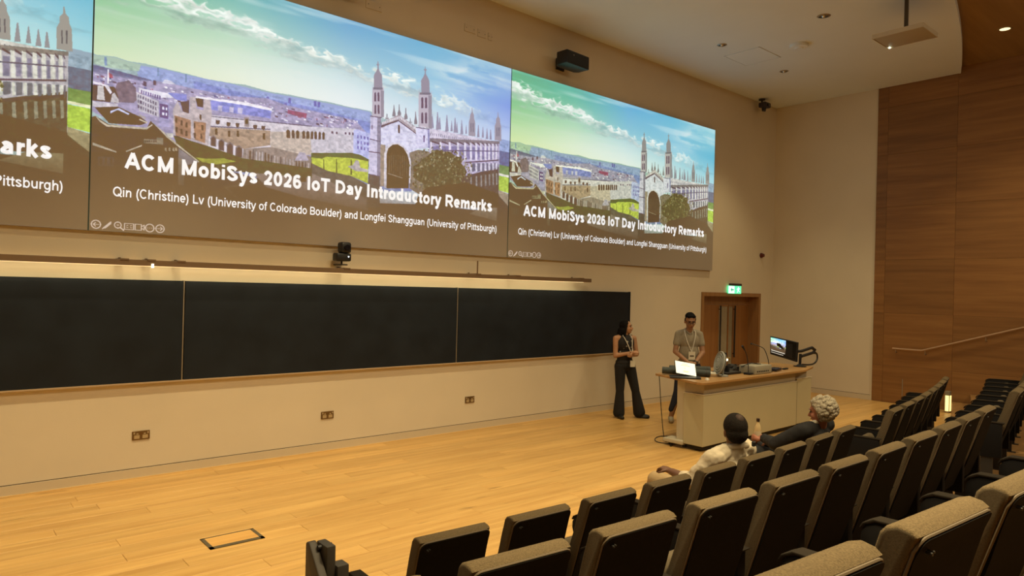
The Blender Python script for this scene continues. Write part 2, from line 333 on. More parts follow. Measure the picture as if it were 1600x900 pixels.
# flat picture on the slide: each row is red, green, blue (0-255), then x, y pairs in thousandths of the slide
SLIDE = [
[158,184,190,-3,617,5,613,35,620,57,614,84,618,124,615,161,613,196,609,248,613,273,618,327,611,364,615,416,616,462,620,506,617,565,619,682,553,686,281,2,135],
[150,168,222,69,607,124,612,161,609,248,610,327,606,416,612,506,613,565,615,686,281,120,160],
[134,146,214,173,591,301,582,415,582,566,568,682,568,686,281,177,295],
[170,198,180,0,609,35,617,57,611,78,612,75,586,25,577,0,581],
[128,150,190,106,612,109,613,110,583,106,581],
[128,150,190,156,610,160,612,160,581,156,579],
[128,150,190,17,611,21,612,22,583,18,581],
[104,112,190,425,610,431,613,432,590,426,588],
[104,112,190,434,610,440,612,440,589,434,587],
[104,112,190,367,601,372,603,373,581,367,579],
[104,112,190,358,578,364,580,364,558,359,556],
[104,112,190,319,588,324,590,324,569,319,567],
[118,116,150,0,576,22,575,59,569,97,563,97,553,57,556,25,561,0,564],
[140,135,168,0,564,25,563,59,556,97,559,131,534,132,459,1,455],
[168,158,196,-3,552,33,552,78,552,109,564,163,563,248,563,321,582,364,569,441,567,529,563,567,502,569,366,418,327,118,326,-1,414],
[240,240,252,301,522,308,522,308,515,301,516],
[140,122,150,13,526,19,526,19,521,13,522],
[96,80,104,49,528,52,527,52,523,49,524],
[166,110,130,6,540,9,539,9,534,6,534],
[140,122,150,70,507,72,507,72,503,70,503],
[140,122,150,58,494,59,494,59,489,58,489],
[96,80,104,450,555,459,554,459,549,450,550],
[166,110,130,80,496,82,495,83,489,80,490],
[214,208,240,134,538,136,537,136,535,134,535],
[196,184,216,150,510,155,509,155,505,150,506],
[140,122,150,28,533,31,533,31,528,28,529],
[228,226,246,225,521,227,521,227,515,225,515],
[166,110,130,499,554,505,553,505,548,499,549],
[140,122,150,167,526,168,526,169,524,167,524],
[120,118,170,302,508,305,508,305,505,302,505],
[214,208,240,156,539,160,538,160,533,156,534],
[166,110,130,283,519,287,519,287,515,283,516],
[140,122,150,497,565,502,564,502,559,497,559],
[196,184,216,154,503,159,502,159,499,154,500],
[180,160,190,138,511,143,510,143,505,138,506],
[240,240,252,531,564,534,563,534,556,531,556],
[180,160,190,482,566,490,565,490,561,482,562],
[228,226,246,212,538,214,537,214,531,212,532],
[140,122,150,405,551,409,550,409,543,406,544],
[140,122,150,306,520,308,519,308,515,306,516],
[140,122,150,25,530,28,529,28,524,25,524],
[120,118,170,517,549,523,549,523,543,517,543],
[240,240,252,122,531,129,530,129,528,122,529],
[214,208,240,507,539,513,539,513,535,507,535],
[214,208,240,230,533,235,533,235,528,230,529],
[180,160,190,396,525,403,524,403,519,396,520],
[180,160,190,165,518,169,518,169,514,165,514],
[120,118,170,504,555,508,554,508,548,505,548],
[240,240,252,259,549,265,548,265,544,259,544],
[166,110,130,315,520,319,519,319,514,315,514],
[196,184,216,159,509,165,508,165,503,159,504],
[196,184,216,504,545,511,545,511,542,504,542],
[166,110,130,492,547,499,546,499,540,492,541],
[166,110,130,75,509,80,508,80,504,75,504],
[228,226,246,136,527,142,526,142,523,136,524],
[140,122,150,86,522,91,522,91,519,86,520],
[228,226,246,305,559,310,558,310,555,305,555],
[240,240,252,462,563,471,562,471,557,462,558],
[96,80,104,16,526,19,526,19,522,16,522],
[180,160,190,106,502,107,502,107,498,106,498],
[228,226,246,440,521,447,520,447,516,440,516],
[180,160,190,261,546,265,546,265,541,261,542],
[240,240,252,506,528,511,527,511,521,506,521],
[96,80,104,168,550,173,549,173,545,168,545],
[228,226,246,512,541,517,540,517,533,512,534],
[196,184,216,174,541,181,540,181,536,174,537],
[96,80,104,305,513,310,512,310,508,305,509],
[140,122,150,231,535,237,535,237,531,231,532],
[166,110,130,286,549,294,548,294,544,286,545],
[140,122,150,9,494,12,493,12,488,9,488],
[180,160,190,222,553,228,552,228,548,222,549],
[240,240,252,17,544,21,543,21,539,17,540],
[180,160,190,122,500,128,500,128,497,122,497],
[120,118,170,432,530,436,530,436,525,432,525],
[228,226,246,245,512,252,511,252,505,245,506],
[180,160,190,380,551,386,551,386,547,381,547],
[140,122,150,363,561,367,561,368,555,363,556],
[240,240,252,16,538,19,538,19,532,16,533],
[120,118,170,84,532,89,531,89,527,84,527],
[96,80,104,441,523,447,522,447,517,441,517],
[228,226,246,467,547,474,546,474,542,467,543],
[180,160,190,342,543,346,542,346,537,342,537],
[196,184,216,62,528,66,527,66,523,62,524],
[96,80,104,255,539,260,539,260,537,255,537],
[196,184,216,119,550,121,549,121,544,119,544],
[228,226,246,359,510,367,508,367,503,359,504],
[214,208,240,53,546,58,545,58,540,53,540],
[140,122,150,352,557,356,557,356,550,352,551],
[96,80,104,80,544,86,543,86,541,80,542],
[228,226,246,19,545,22,544,22,542,19,543],
[228,226,246,272,555,277,554,277,549,272,550],
[196,184,216,199,543,204,542,204,538,199,539],
[240,240,252,477,562,481,562,481,557,477,557],
[214,208,240,130,500,135,500,135,497,130,497],
[140,122,150,262,548,268,548,268,543,262,544],
[140,122,150,410,520,415,519,415,515,410,516],
[214,208,240,353,530,356,530,356,525,353,525],
[120,118,170,444,543,449,543,449,539,444,539],
[166,110,130,224,543,231,543,231,541,224,541],
[96,80,104,23,543,29,542,29,538,23,539],
[96,80,104,374,560,382,559,382,555,374,556],
[196,184,216,61,519,64,518,64,515,61,516],
[196,184,216,487,534,495,533,496,529,487,530],
[240,240,252,315,519,320,519,320,512,316,513],
[214,208,240,16,491,19,490,19,488,16,488],
[120,118,170,42,548,44,548,44,546,42,546],
[166,110,130,323,546,327,546,327,542,323,543],
[214,208,240,146,532,148,532,148,527,146,528],
[180,160,190,171,538,177,537,177,534,171,535],
[228,226,246,48,505,53,504,53,500,48,500],
[228,226,246,225,556,232,555,232,551,225,552],
[214,208,240,338,529,343,528,343,521,338,522],
[140,122,150,396,551,401,550,401,547,396,547],
[166,110,130,15,510,19,510,19,505,15,506],
[196,184,216,475,533,482,532,482,529,475,530],
[96,80,104,127,515,132,514,132,511,127,512],
[180,160,190,77,543,78,543,78,538,77,538],
[228,226,246,3,546,8,545,8,542,3,542],
[214,208,240,15,502,20,501,20,497,15,498],
[120,118,170,354,553,362,552,362,550,355,551],
[228,226,246,23,539,25,539,25,535,23,536],
[228,226,246,21,503,25,502,25,498,21,498],
[96,80,104,500,561,507,560,507,555,500,555],
[240,240,252,251,555,255,555,255,552,251,553],
[228,226,246,523,563,526,563,526,557,523,557],
[240,240,252,204,541,208,540,208,535,204,535],
[120,118,170,303,524,310,523,310,519,303,520],
[120,118,170,462,513,469,513,469,510,462,511],
[140,122,150,38,508,44,507,44,504,38,505],
[96,80,104,254,537,260,536,260,530,254,531],
[180,160,190,123,530,126,529,126,524,123,525],
[166,110,130,457,521,459,520,459,514,457,515],
[140,122,150,376,537,384,536,384,531,376,532],
[228,226,246,275,539,281,539,282,533,275,534],
[166,110,130,362,528,365,528,366,522,362,522],
[120,118,170,268,545,271,545,271,542,268,543],
[240,240,252,331,550,333,550,334,544,331,544],
[166,110,130,12,544,18,543,18,538,12,539],
[166,110,130,442,516,449,515,449,512,442,513],
[140,122,150,54,542,57,542,57,539,54,540],
[140,122,150,360,559,366,559,366,556,360,556],
[196,184,216,207,504,213,504,213,501,207,502],
[228,226,246,206,547,212,547,212,544,206,545],
[228,226,246,385,514,391,513,391,506,385,507],
[228,226,246,45,505,49,505,49,503,45,503],
[166,110,130,14,520,18,519,18,514,14,514],
[240,240,252,216,549,222,548,222,545,216,546],
[96,80,104,162,515,165,515,165,511,162,512],
[120,118,170,413,533,422,532,422,529,413,530],
[228,226,246,184,550,190,549,190,545,184,546],
[96,80,104,40,532,46,531,46,528,40,529],
[240,240,252,403,527,408,526,408,521,403,522],
[240,240,252,302,519,306,518,306,516,302,517],
[228,226,246,292,530,298,529,298,527,292,527],
[166,110,130,294,536,299,536,299,531,294,532],
[240,240,252,209,515,214,514,214,508,209,509],
[228,226,246,328,536,335,536,335,532,328,533],
[214,208,240,333,537,337,537,337,534,333,535],
[166,110,130,389,535,397,534,397,527,389,528],
[214,208,240,138,502,141,501,141,496,138,497],
[196,184,216,16,545,22,545,22,542,16,542],
[96,80,104,338,518,345,517,345,512,338,513],
[240,240,252,226,554,228,553,228,550,226,550],
[240,240,252,196,502,201,501,201,497,196,498],
[214,208,240,467,520,474,519,474,515,467,516],
[96,80,104,432,519,439,518,439,511,432,512],
[214,208,240,459,559,463,558,463,555,459,555],
[96,80,104,465,561,472,560,472,554,465,555],
[240,240,252,320,534,326,533,326,528,320,529],
[96,80,104,361,544,366,544,366,539,361,540],
[140,122,150,135,542,140,541,140,535,136,536],
[140,122,150,194,550,198,550,198,545,194,546],
[196,184,216,200,542,203,542,203,537,200,537],
[214,208,240,362,560,367,560,367,554,362,554],
[96,80,104,144,507,149,507,149,501,144,502],
[228,226,246,463,538,471,537,471,531,463,532],
[214,208,240,85,546,87,545,87,543,85,543],
[140,122,150,275,539,279,539,279,533,275,534],
[214,208,240,353,513,361,512,361,507,353,508],
[140,122,150,166,511,169,511,169,507,166,508],
[166,110,130,213,522,219,521,219,519,213,520],
[196,184,216,494,548,497,547,497,540,494,541],
[214,208,240,57,550,61,549,61,546,57,546],
[120,118,170,230,506,236,505,236,503,230,504],
[140,122,150,533,533,537,533,537,529,533,529],
[214,208,240,130,530,135,529,135,524,130,524],
[228,226,246,132,539,139,538,139,534,132,535],
[140,122,150,98,495,101,495,101,490,98,490],
[240,240,252,120,549,125,549,125,543,121,543],
[140,122,150,432,522,436,521,436,517,432,517],
[228,226,246,411,564,418,563,418,559,411,560],
[214,208,240,10,520,15,519,16,514,10,515],
[120,118,170,23,540,29,539,29,536,23,537],
[120,118,170,245,505,251,505,251,499,245,499],
[166,110,130,238,556,243,555,243,550,239,550],
[228,226,246,442,516,449,516,449,510,442,511],
[166,110,130,95,533,100,532,100,527,95,527],
[196,184,216,477,552,487,551,487,545,477,546],
[196,184,216,65,508,68,508,68,502,65,502],
[180,160,190,95,533,98,532,98,528,95,529],
[214,208,240,2,515,7,515,7,510,2,510],
[96,80,104,32,532,38,531,38,526,32,527],
[120,118,170,316,523,321,522,321,519,316,519],
[228,226,246,59,541,65,540,65,534,59,535],
[196,184,216,7,503,9,503,9,501,7,501],
[240,240,252,151,546,154,545,154,539,151,540],
[196,184,216,39,545,43,545,43,542,39,542],
[140,122,150,472,542,477,542,477,535,472,536],
[120,118,170,117,526,123,526,123,523,117,524],
[96,80,104,325,559,327,559,327,556,325,556],
[240,240,252,237,528,243,527,243,525,237,525],
[240,240,252,106,516,112,516,112,510,106,511],
[196,184,216,133,533,139,532,139,526,133,527],
[166,110,130,271,548,277,547,277,542,271,543],
[214,208,240,525,557,529,557,529,550,525,550],
[214,208,240,313,558,316,558,317,553,313,553],
[140,122,150,483,556,489,555,490,549,483,549],
[120,118,170,212,554,214,554,214,549,212,550],
[196,184,216,19,509,21,509,21,503,19,503],
[214,208,240,511,558,516,558,516,552,512,552],
[96,80,104,117,508,122,507,122,503,117,504],
[140,122,150,346,534,354,533,354,527,346,527],
[214,208,240,285,533,293,532,293,528,285,529],
[228,226,246,4,546,10,546,10,542,4,543],
[120,118,170,11,529,15,529,15,525,11,526],
[214,208,240,295,551,303,551,303,548,295,549],
[180,160,190,356,534,359,534,359,529,356,529],
[180,160,190,316,513,323,512,323,510,316,511],
[228,226,246,52,510,55,509,55,506,52,507],
[166,110,130,454,553,461,553,461,548,454,549],
[96,80,104,67,542,70,542,70,536,68,536],
[120,118,170,212,551,220,550,220,545,212,546],
[120,118,170,301,528,304,528,304,525,301,526],
[228,226,246,74,527,80,526,80,523,74,524],
[96,80,104,63,539,67,539,67,535,63,535],
[196,184,216,264,526,269,525,269,520,264,520],
[240,240,252,131,549,134,549,134,546,131,546],
[214,208,240,118,521,123,520,123,514,118,515],
[180,160,190,339,558,342,557,342,551,339,551],
[166,110,130,432,538,435,538,435,531,432,531],
[196,184,216,75,536,81,536,81,534,75,534],
[166,110,130,456,554,460,553,460,550,456,550],
[240,240,252,27,536,29,536,29,530,27,531],
[240,240,252,187,534,189,534,189,530,187,530],
[214,208,240,129,549,134,549,134,543,130,543],
[240,240,252,217,553,223,552,223,550,217,551],
[214,208,240,41,516,46,515,46,512,41,512],
[96,80,104,121,526,128,525,128,521,121,522],
[140,122,150,456,514,459,514,460,509,456,509],
[140,122,150,479,554,488,553,488,549,479,549],
[240,240,252,138,507,143,506,143,503,138,504],
[180,160,190,479,541,485,540,485,537,479,537],
[96,80,104,212,539,218,538,218,536,212,536],
[96,80,104,213,504,219,503,219,499,213,500],
[120,118,170,58,544,60,544,60,540,58,540],
[186,84,110,24,561,31,554,32,542,26,543],
[240,236,246,23,571,25,571,26,521,23,520],
[110,84,104,100,564,105,563,105,547,100,546],
[110,84,104,83,554,88,552,88,536,82,537],
[206,208,232,120,575,131,575,140,564,115,559],
[142,118,128,39,529,58,546,70,523,73,483,67,468,41,461,35,499],
[84,80,78,-1,507,35,512,41,483,40,457,0,452],
[198,194,196,8,507,17,509,20,459,7,457],
[196,190,196,31,485,35,493,42,471,43,458,29,456],
[206,200,216,0,449,41,455,41,439,0,430],
[230,226,240,-1,519,25,514,31,491,28,484,19,509,-1,513],
[196,192,206,71,510,110,490,111,432,77,442,72,482],
[226,226,244,76,525,141,528,144,516,113,504,76,509],
[92,92,150,79,520,81,519,81,508,79,508],
[92,92,150,83,519,85,518,85,507,83,507],
[92,92,150,87,518,89,517,89,505,87,506],
[92,92,150,91,517,93,516,93,504,91,504],
[92,92,150,95,516,97,515,97,503,95,503],
[92,92,150,99,515,101,514,101,501,99,502],
[92,92,150,103,514,105,513,105,500,103,500],
[92,92,150,107,513,109,512,109,498,107,499],
[92,92,150,111,512,113,511,113,497,111,498],
[124,108,128,74,502,76,501,76,490,74,491],
[124,108,128,74,483,76,482,76,471,74,472],
[124,108,128,74,464,77,463,77,452,74,453],
[124,108,128,78,500,80,499,80,488,78,489],
[124,108,128,78,481,81,480,81,469,78,470],
[124,108,128,78,461,81,460,81,450,79,451],
[124,108,128,82,498,85,497,85,486,82,487],
[124,108,128,83,478,85,477,85,466,83,468],
[124,108,128,83,459,85,458,85,447,83,448],
[124,108,128,87,495,89,494,89,483,87,484],
[124,108,128,87,476,89,475,89,464,87,465],
[124,108,128,87,457,89,456,89,445,87,446],
[124,108,128,91,493,93,492,93,481,91,482],
[124,108,128,91,474,93,473,94,462,91,463],
[124,108,128,91,455,94,453,94,443,91,444],
[124,108,128,95,491,97,490,98,479,95,480],
[124,108,128,95,472,98,470,98,460,96,461],
[124,108,128,96,452,98,451,98,440,96,441],
[124,108,128,99,489,102,488,102,477,100,478],
[124,108,128,100,469,102,468,102,457,100,458],
[124,108,128,100,450,102,449,102,438,100,439],
[124,108,128,104,486,106,485,106,474,104,475],
[124,108,128,104,467,106,466,107,455,104,456],
[124,108,128,104,448,107,446,107,435,104,437],
[166,160,206,111,493,129,490,130,402,112,396],
[76,80,140,112,483,127,482,128,431,113,432],
[226,230,248,117,473,120,473,121,463,117,463],
[226,230,248,123,472,126,472,126,462,123,461],
[226,230,248,117,452,121,452,121,442,117,442],
[226,230,248,123,452,126,452,126,442,123,442],
[138,142,222,204,535,330,539,329,503,205,494],
[236,234,250,177,535,277,549,332,544,330,534,274,536,205,531,177,528],
[138,142,222,125,528,160,536,161,509,141,508],
[188,184,220,220,516,229,518,228,495,220,496],
[188,184,220,243,519,252,521,251,498,243,499],
[188,184,220,260,522,270,523,269,500,260,501],
[168,90,120,366,552,410,552,408,531,366,536],
[112,94,76,-2,302,132,325,214,275,333,245,420,224,572,204,725,227,1023,229,1028,-58,2,-26],
[206,200,214,200,474,422,499,423,430,345,371,274,316,201,348],
[178,150,128,202,426,329,453,330,394,274,362,203,393],
[196,180,170,330,449,422,478,424,381,367,357,331,362],
[118,104,120,200,469,422,504,422,500,200,466],
[118,104,120,200,430,329,460,329,456,200,426],
[78,66,76,217,457,225,459,224,445,220,441,217,445],
[78,66,76,238,457,246,458,245,445,241,441,238,444],
[78,66,76,256,459,264,461,263,447,260,443,257,447],
[78,66,76,292,464,301,466,300,452,296,447,293,451],
[78,66,76,310,466,318,468,317,454,314,450,310,453],
[170,150,150,273,488,283,492,284,453,274,452],
[70,54,50,276,481,281,483,281,464,276,463],
[104,78,66,216,423,220,425,221,401,216,401],
[104,78,66,241,424,246,426,246,401,242,402],
[104,78,66,259,430,263,431,264,407,259,407],
[104,78,66,313,437,318,439,318,414,313,414],
[150,130,128,207,387,213,398,219,389,219,354,208,356],
[110,88,80,209,384,213,393,217,385,217,355,209,357],
[150,130,128,223,379,229,390,235,381,235,342,223,344],
[110,88,80,224,375,229,384,233,377,234,343,225,345],
[150,130,128,239,371,246,382,253,373,253,332,240,333],
[110,88,80,241,367,246,376,251,369,252,333,241,335],
[150,130,128,257,363,264,374,271,365,272,325,257,327],
[110,88,80,259,359,264,368,270,361,270,327,259,328],
[96,74,66,364,464,367,470,370,465,371,436,365,436],
[96,74,66,376,466,379,472,382,467,383,440,377,440],
[96,74,66,386,468,389,474,393,469,393,443,387,443],
[96,74,66,400,471,403,476,406,472,407,447,401,447],
[96,74,66,410,472,413,478,416,473,417,450,411,450],
[96,74,66,420,474,423,480,427,475,427,453,421,453],
[96,74,66,426,474,429,480,432,475,433,455,426,455],
[196,192,208,417,499,529,526,530,476,544,405,424,372],
[98,78,74,367,464,369,470,372,465,373,436,367,434],
[98,78,74,377,466,379,472,382,468,383,438,377,437],
[98,78,74,387,468,389,474,392,470,393,441,387,439],
[98,78,74,401,471,403,478,406,473,407,444,401,443],
[98,78,74,410,473,413,480,416,475,416,447,410,445],
[98,78,74,420,475,423,482,426,477,426,449,420,447],
[98,78,74,428,477,431,483,434,479,435,451,429,449],
[98,78,74,438,479,441,485,444,480,444,453,438,451],
[98,78,74,447,480,450,487,453,482,453,455,448,453],
[86,78,104,469,496,473,496,474,487,469,486],
[86,78,104,480,498,484,498,484,488,480,488],
[86,78,104,502,503,506,503,506,494,502,493],
[86,78,104,512,505,516,505,516,495,512,495],
[86,78,104,521,506,526,506,526,497,521,496],
[176,184,238,529,524,569,517,573,367,525,400,524,517],
[96,104,180,534,500,537,500,537,487,534,487],
[96,104,180,534,476,538,475,538,463,534,463],
[96,104,180,535,452,538,451,538,438,535,439],
[96,104,180,542,500,546,499,546,487,543,487],
[96,104,180,543,476,546,475,546,462,543,463],
[96,104,180,543,451,547,451,547,438,543,438],
[96,104,180,551,500,555,499,555,486,551,487],
[96,104,180,552,475,555,475,555,462,552,462],
[96,104,180,552,451,555,450,555,438,552,438],
[96,104,180,560,500,563,499,563,486,560,487],
[96,104,180,560,475,564,475,564,462,560,462],
[96,104,180,561,451,564,450,564,437,561,438],
[190,176,182,136,469,144,504,153,468,167,466,166,528,177,532,179,489,192,486,193,531,205,531,209,477,203,352,176,363,138,376],
[84,74,84,149,503,165,512,165,465,154,468],
[84,66,70,177,528,192,530,192,497,181,497],
[176,132,104,139,449,169,441,170,368,142,374],
[180,134,102,175,439,198,440,197,362,177,370],
[104,76,72,141,442,144,442,144,422,141,423],
[104,76,72,151,435,154,434,154,415,151,415],
[104,76,72,160,430,163,430,163,411,160,411],
[104,76,72,175,432,178,432,178,412,175,412],
[104,76,72,185,469,189,468,189,448,186,449],
[104,76,72,189,430,193,429,193,409,190,410],
[104,76,72,151,402,154,402,155,382,151,383],
[104,76,72,160,398,163,397,164,378,160,378],
[104,76,72,141,406,145,406,145,386,142,387],
[104,76,72,175,395,179,395,179,375,176,376],
[104,76,72,188,396,191,395,192,376,188,376],
[160,140,130,274,362,332,387,424,372,566,255,567,169,334,206,271,307],
[176,160,158,280,360,282,360,282,314,280,314],
[96,80,70,286,359,289,359,289,314,286,314],
[120,102,92,293,366,295,366,295,320,293,320],
[190,178,180,299,360,302,359,302,314,299,314],
[190,178,180,306,360,308,359,308,314,306,314],
[190,178,180,312,362,315,362,315,316,312,316],
[96,80,70,319,360,321,360,321,314,319,314],
[96,80,70,325,356,328,356,328,309,326,310],
[120,102,92,332,352,335,352,335,306,332,306],
[190,178,180,339,354,341,354,341,308,339,308],
[176,160,158,346,351,348,351,348,304,346,304],
[120,102,92,352,354,355,354,355,307,352,307],
[176,160,158,359,354,362,354,362,307,359,307],
[176,160,158,366,354,368,354,369,307,366,307],
[190,178,180,373,348,375,348,376,301,373,301],
[176,160,158,380,356,382,356,383,308,380,308],
[96,80,70,387,351,389,351,390,304,387,304],
[96,80,70,394,347,396,346,397,299,394,299],
[96,80,70,401,344,404,344,404,296,401,296],
[120,102,92,408,348,411,348,411,300,408,300],
[190,178,180,415,343,418,343,418,295,415,295],
[96,80,70,422,348,425,348,425,300,423,300],
[178,168,190,384,345,395,385,408,384,417,354],
[84,66,50,315,311,321,332,327,314,328,283,315,280],
[84,66,50,361,303,367,325,374,307,374,275,361,271],
[84,66,50,398,292,404,314,411,296,412,263,399,260],
[116,104,66,138,373,203,352,274,324,333,324,424,323,425,283,186,263,148,325],
[108,102,52,143,374,203,349,274,316,285,303,219,286,186,285,149,340],
[176,176,60,180,303,200,303,234,314,261,308,219,286,193,287],
[110,116,70,422,388,519,416,543,414,565,400,566,365,423,348],
[196,206,58,423,369,448,371,457,382,524,394,564,391,565,290,520,314,461,322,424,345],
[116,110,60,451,369,453,369,455,303,452,303],
[116,110,60,482,377,484,378,486,311,483,310],
[116,110,60,519,387,521,388,523,320,519,319],
[186,176,178,511,354,524,363,532,388,539,387,544,357,564,353,563,341,531,339],
[128,112,96,424,345,461,322,520,314,565,284,566,221,425,302],
[92,76,66,-1,393,6,399,26,378,90,382,97,413,128,366,151,333,186,285,215,180,308,44,2,-4],
[82,68,66,4,429,41,445,60,433,80,421,92,406,80,392,28,381],
[196,184,160,5,400,14,388,25,376,90,386,100,403,101,399,91,379,24,368,12,382],
[196,184,160,77,430,88,422,88,417,76,426],
[196,184,160,78,415,92,407,90,402,77,410],
[196,184,160,97,413,121,380,130,365,187,289,186,285,149,331,126,362,117,379],
[196,184,160,2,306,41,286,41,280,2,296],
[196,184,160,56,292,83,322,83,316,57,287],
[186,196,236,29,425,43,441,61,427,59,422,41,433,29,416],
[206,204,198,124,379,138,380,137,364,130,363],
[150,134,110,86,344,108,348,108,356,120,358,120,333,86,328],
[104,86,66,88,339,90,340,90,332,88,332],
[104,86,66,92,341,94,341,94,333,92,334],
[104,86,66,95,342,97,342,97,335,95,335],
[104,86,66,99,343,101,343,101,336,99,336],
[104,86,66,103,344,105,345,105,337,103,337],
[104,86,66,106,345,108,346,108,338,106,338],
[104,84,62,85,324,146,332,148,253,85,265],
[178,158,128,123,323,126,324,127,310,123,311],
[178,158,128,130,325,133,326,134,312,130,313],
[178,158,128,137,327,140,328,141,314,137,315],
[178,158,128,142,329,145,330,146,316,142,316],
[150,138,140,148,329,186,285,155,262,148,285],
[150,132,112,148,296,159,285,160,190,149,192],
[124,106,92,11,259,37,264,37,232,12,227],
[84,66,54,14,254,18,255,18,232,14,232],
[84,66,54,22,257,26,258,26,234,22,234],
[84,66,54,31,259,35,260,35,236,31,236],
[112,94,76,179,173,335,127,548,102,336,-4,192,52],
[92,88,56,234,205,306,226,405,194,421,142,307,127,241,156],
[140,120,92,136,185,141,186,150,157,148,152],
[140,120,92,234,202,240,206,269,161,265,156],
[140,120,92,240,206,286,226,287,221,243,199],
[150,170,220,960,618,1007,615,1009,479,963,467],
[120,120,160,961,554,1008,554,1009,479,963,467],
[138,158,96,963,481,1009,479,1010,425,963,427],
[226,222,210,963,437,1010,432,1010,421,963,427],
[180,206,70,964,424,1010,421,1011,336,965,347],
[170,152,130,960,349,1014,330,1017,173,866,206,961,299],
[112,94,76,961,326,1015,248,1021,-93,959,-97],
[182,172,208,734,597,964,597,965,327,734,246],
[120,98,82,862,402,963,467,965,322,864,262,734,246,733,306],
[206,200,226,734,595,967,598,964,601,735,550],
[140,124,150,737,575,739,575,739,563,737,563],
[140,124,150,743,575,745,575,745,564,743,564],
[140,124,150,749,576,751,576,751,564,749,564],
[140,124,150,755,576,757,576,757,564,755,564],
[140,124,150,761,577,763,577,764,565,762,565],
[140,124,150,768,577,770,577,770,565,768,565],
[140,124,150,774,578,776,578,776,566,774,566],
[140,124,150,780,578,782,578,782,566,780,566],
[140,124,150,786,578,788,578,789,567,787,567],
[140,124,150,793,579,795,579,795,567,793,567],
[140,124,150,799,579,801,579,801,567,799,567],
[140,124,150,805,580,807,580,808,568,806,568],
[140,124,150,812,580,814,580,814,568,812,568],
[140,124,150,818,581,820,581,820,569,818,569],
[140,124,150,825,581,827,581,827,569,825,569],
[140,124,150,831,582,833,582,833,570,831,570],
[140,124,150,838,582,840,582,840,570,838,570],
[140,124,150,844,583,846,583,847,570,844,570],
[140,124,150,851,583,853,583,853,571,851,571],
[140,124,150,857,584,860,584,860,571,858,571],
[140,124,150,864,584,866,584,866,572,864,572],
[140,124,150,871,585,873,585,873,572,871,572],
[140,124,150,878,585,880,585,880,573,878,573],
[140,124,150,884,585,886,585,887,573,884,573],
[140,124,150,891,586,893,586,893,574,891,574],
[140,124,150,898,586,900,586,900,574,898,574],
[140,124,150,905,587,907,587,907,575,905,575],
[140,124,150,912,587,914,587,914,575,912,575],
[140,124,150,918,588,921,588,921,575,919,575],
[140,124,150,925,588,928,588,928,576,926,576],
[140,124,150,932,589,935,589,935,576,933,576],
[140,124,150,939,589,942,589,942,577,940,577],
[140,124,150,946,590,949,590,949,577,947,577],
[140,124,150,954,590,956,590,956,578,954,578],
[150,132,140,735,548,964,604,964,589,735,527],
[146,132,178,744,513,765,520,766,454,745,449],
[112,92,104,742,539,766,533,766,526,742,531],
[216,212,236,737,532,742,531,744,444,739,442],
[146,132,178,773,521,794,527,795,462,774,457],
[112,92,104,772,547,794,540,794,534,772,539],
[216,212,236,766,540,771,539,773,452,768,450],
[146,132,178,802,529,820,534,821,469,803,464],
[112,92,104,800,554,820,547,820,540,800,547],
[216,212,236,794,548,800,547,802,459,796,458],
[146,132,178,828,535,843,540,844,475,829,471],
[112,92,104,826,561,843,553,844,546,826,554],
[216,212,236,820,555,826,553,828,466,822,465],
[146,132,178,851,541,862,544,863,481,852,478],
[112,92,104,850,567,862,558,862,551,850,560],
[216,212,236,843,561,849,560,851,473,845,471],
[146,132,178,870,546,879,549,880,485,871,483],
[112,92,104,869,572,880,562,880,555,869,564],
[216,212,236,862,565,868,564,870,478,864,476],
[206,204,224,865,462,870,463,871,419,867,415],
[128,118,140,871,463,882,467,882,427,872,420],
[158,146,140,866,392,871,396,873,344,868,338],
[146,132,178,888,550,895,552,896,490,889,488],
[112,92,104,886,577,896,566,896,559,886,569],
[216,212,236,880,570,886,569,888,482,882,481],
[206,204,224,883,466,887,468,889,426,884,422],
[128,118,140,889,468,898,471,898,431,890,424],
[158,146,140,884,400,889,404,891,350,885,344],
[146,132,178,904,554,910,556,911,494,905,492],
[112,92,104,902,581,911,569,911,562,902,573],
[216,212,236,896,574,902,573,904,487,898,485],
[206,204,224,899,471,904,472,905,432,900,429],
[128,118,140,905,472,912,475,913,435,906,428],
[158,146,140,900,408,905,411,907,356,902,350],
[146,132,178,919,557,923,559,924,497,920,496],
[112,92,104,917,584,924,572,924,565,917,576],
[216,212,236,911,577,917,576,919,491,913,489],
[206,204,224,914,475,918,476,920,438,915,435],
[128,118,140,920,476,926,479,926,438,921,432],
[158,146,140,915,415,920,418,922,362,916,356],
[146,132,178,932,560,936,561,938,501,933,500],
[112,92,104,930,587,937,575,937,568,931,579],
[216,212,236,924,580,930,579,932,494,926,493],
[206,204,224,927,478,932,479,933,444,928,440],
[128,118,140,933,480,939,482,940,441,934,435],
[158,146,140,928,421,933,425,935,367,930,361],
[146,132,178,946,563,948,564,949,504,947,503],
[112,92,104,944,590,949,578,949,571,944,582],
[216,212,236,937,583,943,582,945,498,939,496],
[206,204,224,940,482,945,483,946,449,941,445],
[128,118,140,946,483,951,485,951,444,948,438],
[158,146,140,941,427,946,431,948,372,943,366],
[146,132,178,957,566,958,566,959,507,958,506],
[112,92,104,956,593,959,580,959,573,956,585],
[216,212,236,949,586,955,584,957,501,951,499],
[206,204,224,952,485,957,486,958,454,953,450],
[128,118,140,958,486,961,488,961,447,959,441],
[158,146,140,953,433,958,436,960,376,955,370],
[112,84,104,848,464,962,507,962,501,848,458],
[112,90,84,862,402,960,456,960,446,862,392],
[120,104,130,768,502,961,552,961,548,768,497],
[160,150,176,741,664,742,665,747,601,738,598],
[160,150,176,756,682,758,682,764,600,753,596],
[160,150,176,763,658,765,659,769,602,761,599],
[160,150,176,785,678,787,678,793,600,782,596],
[160,150,176,801,655,802,655,806,604,798,602],
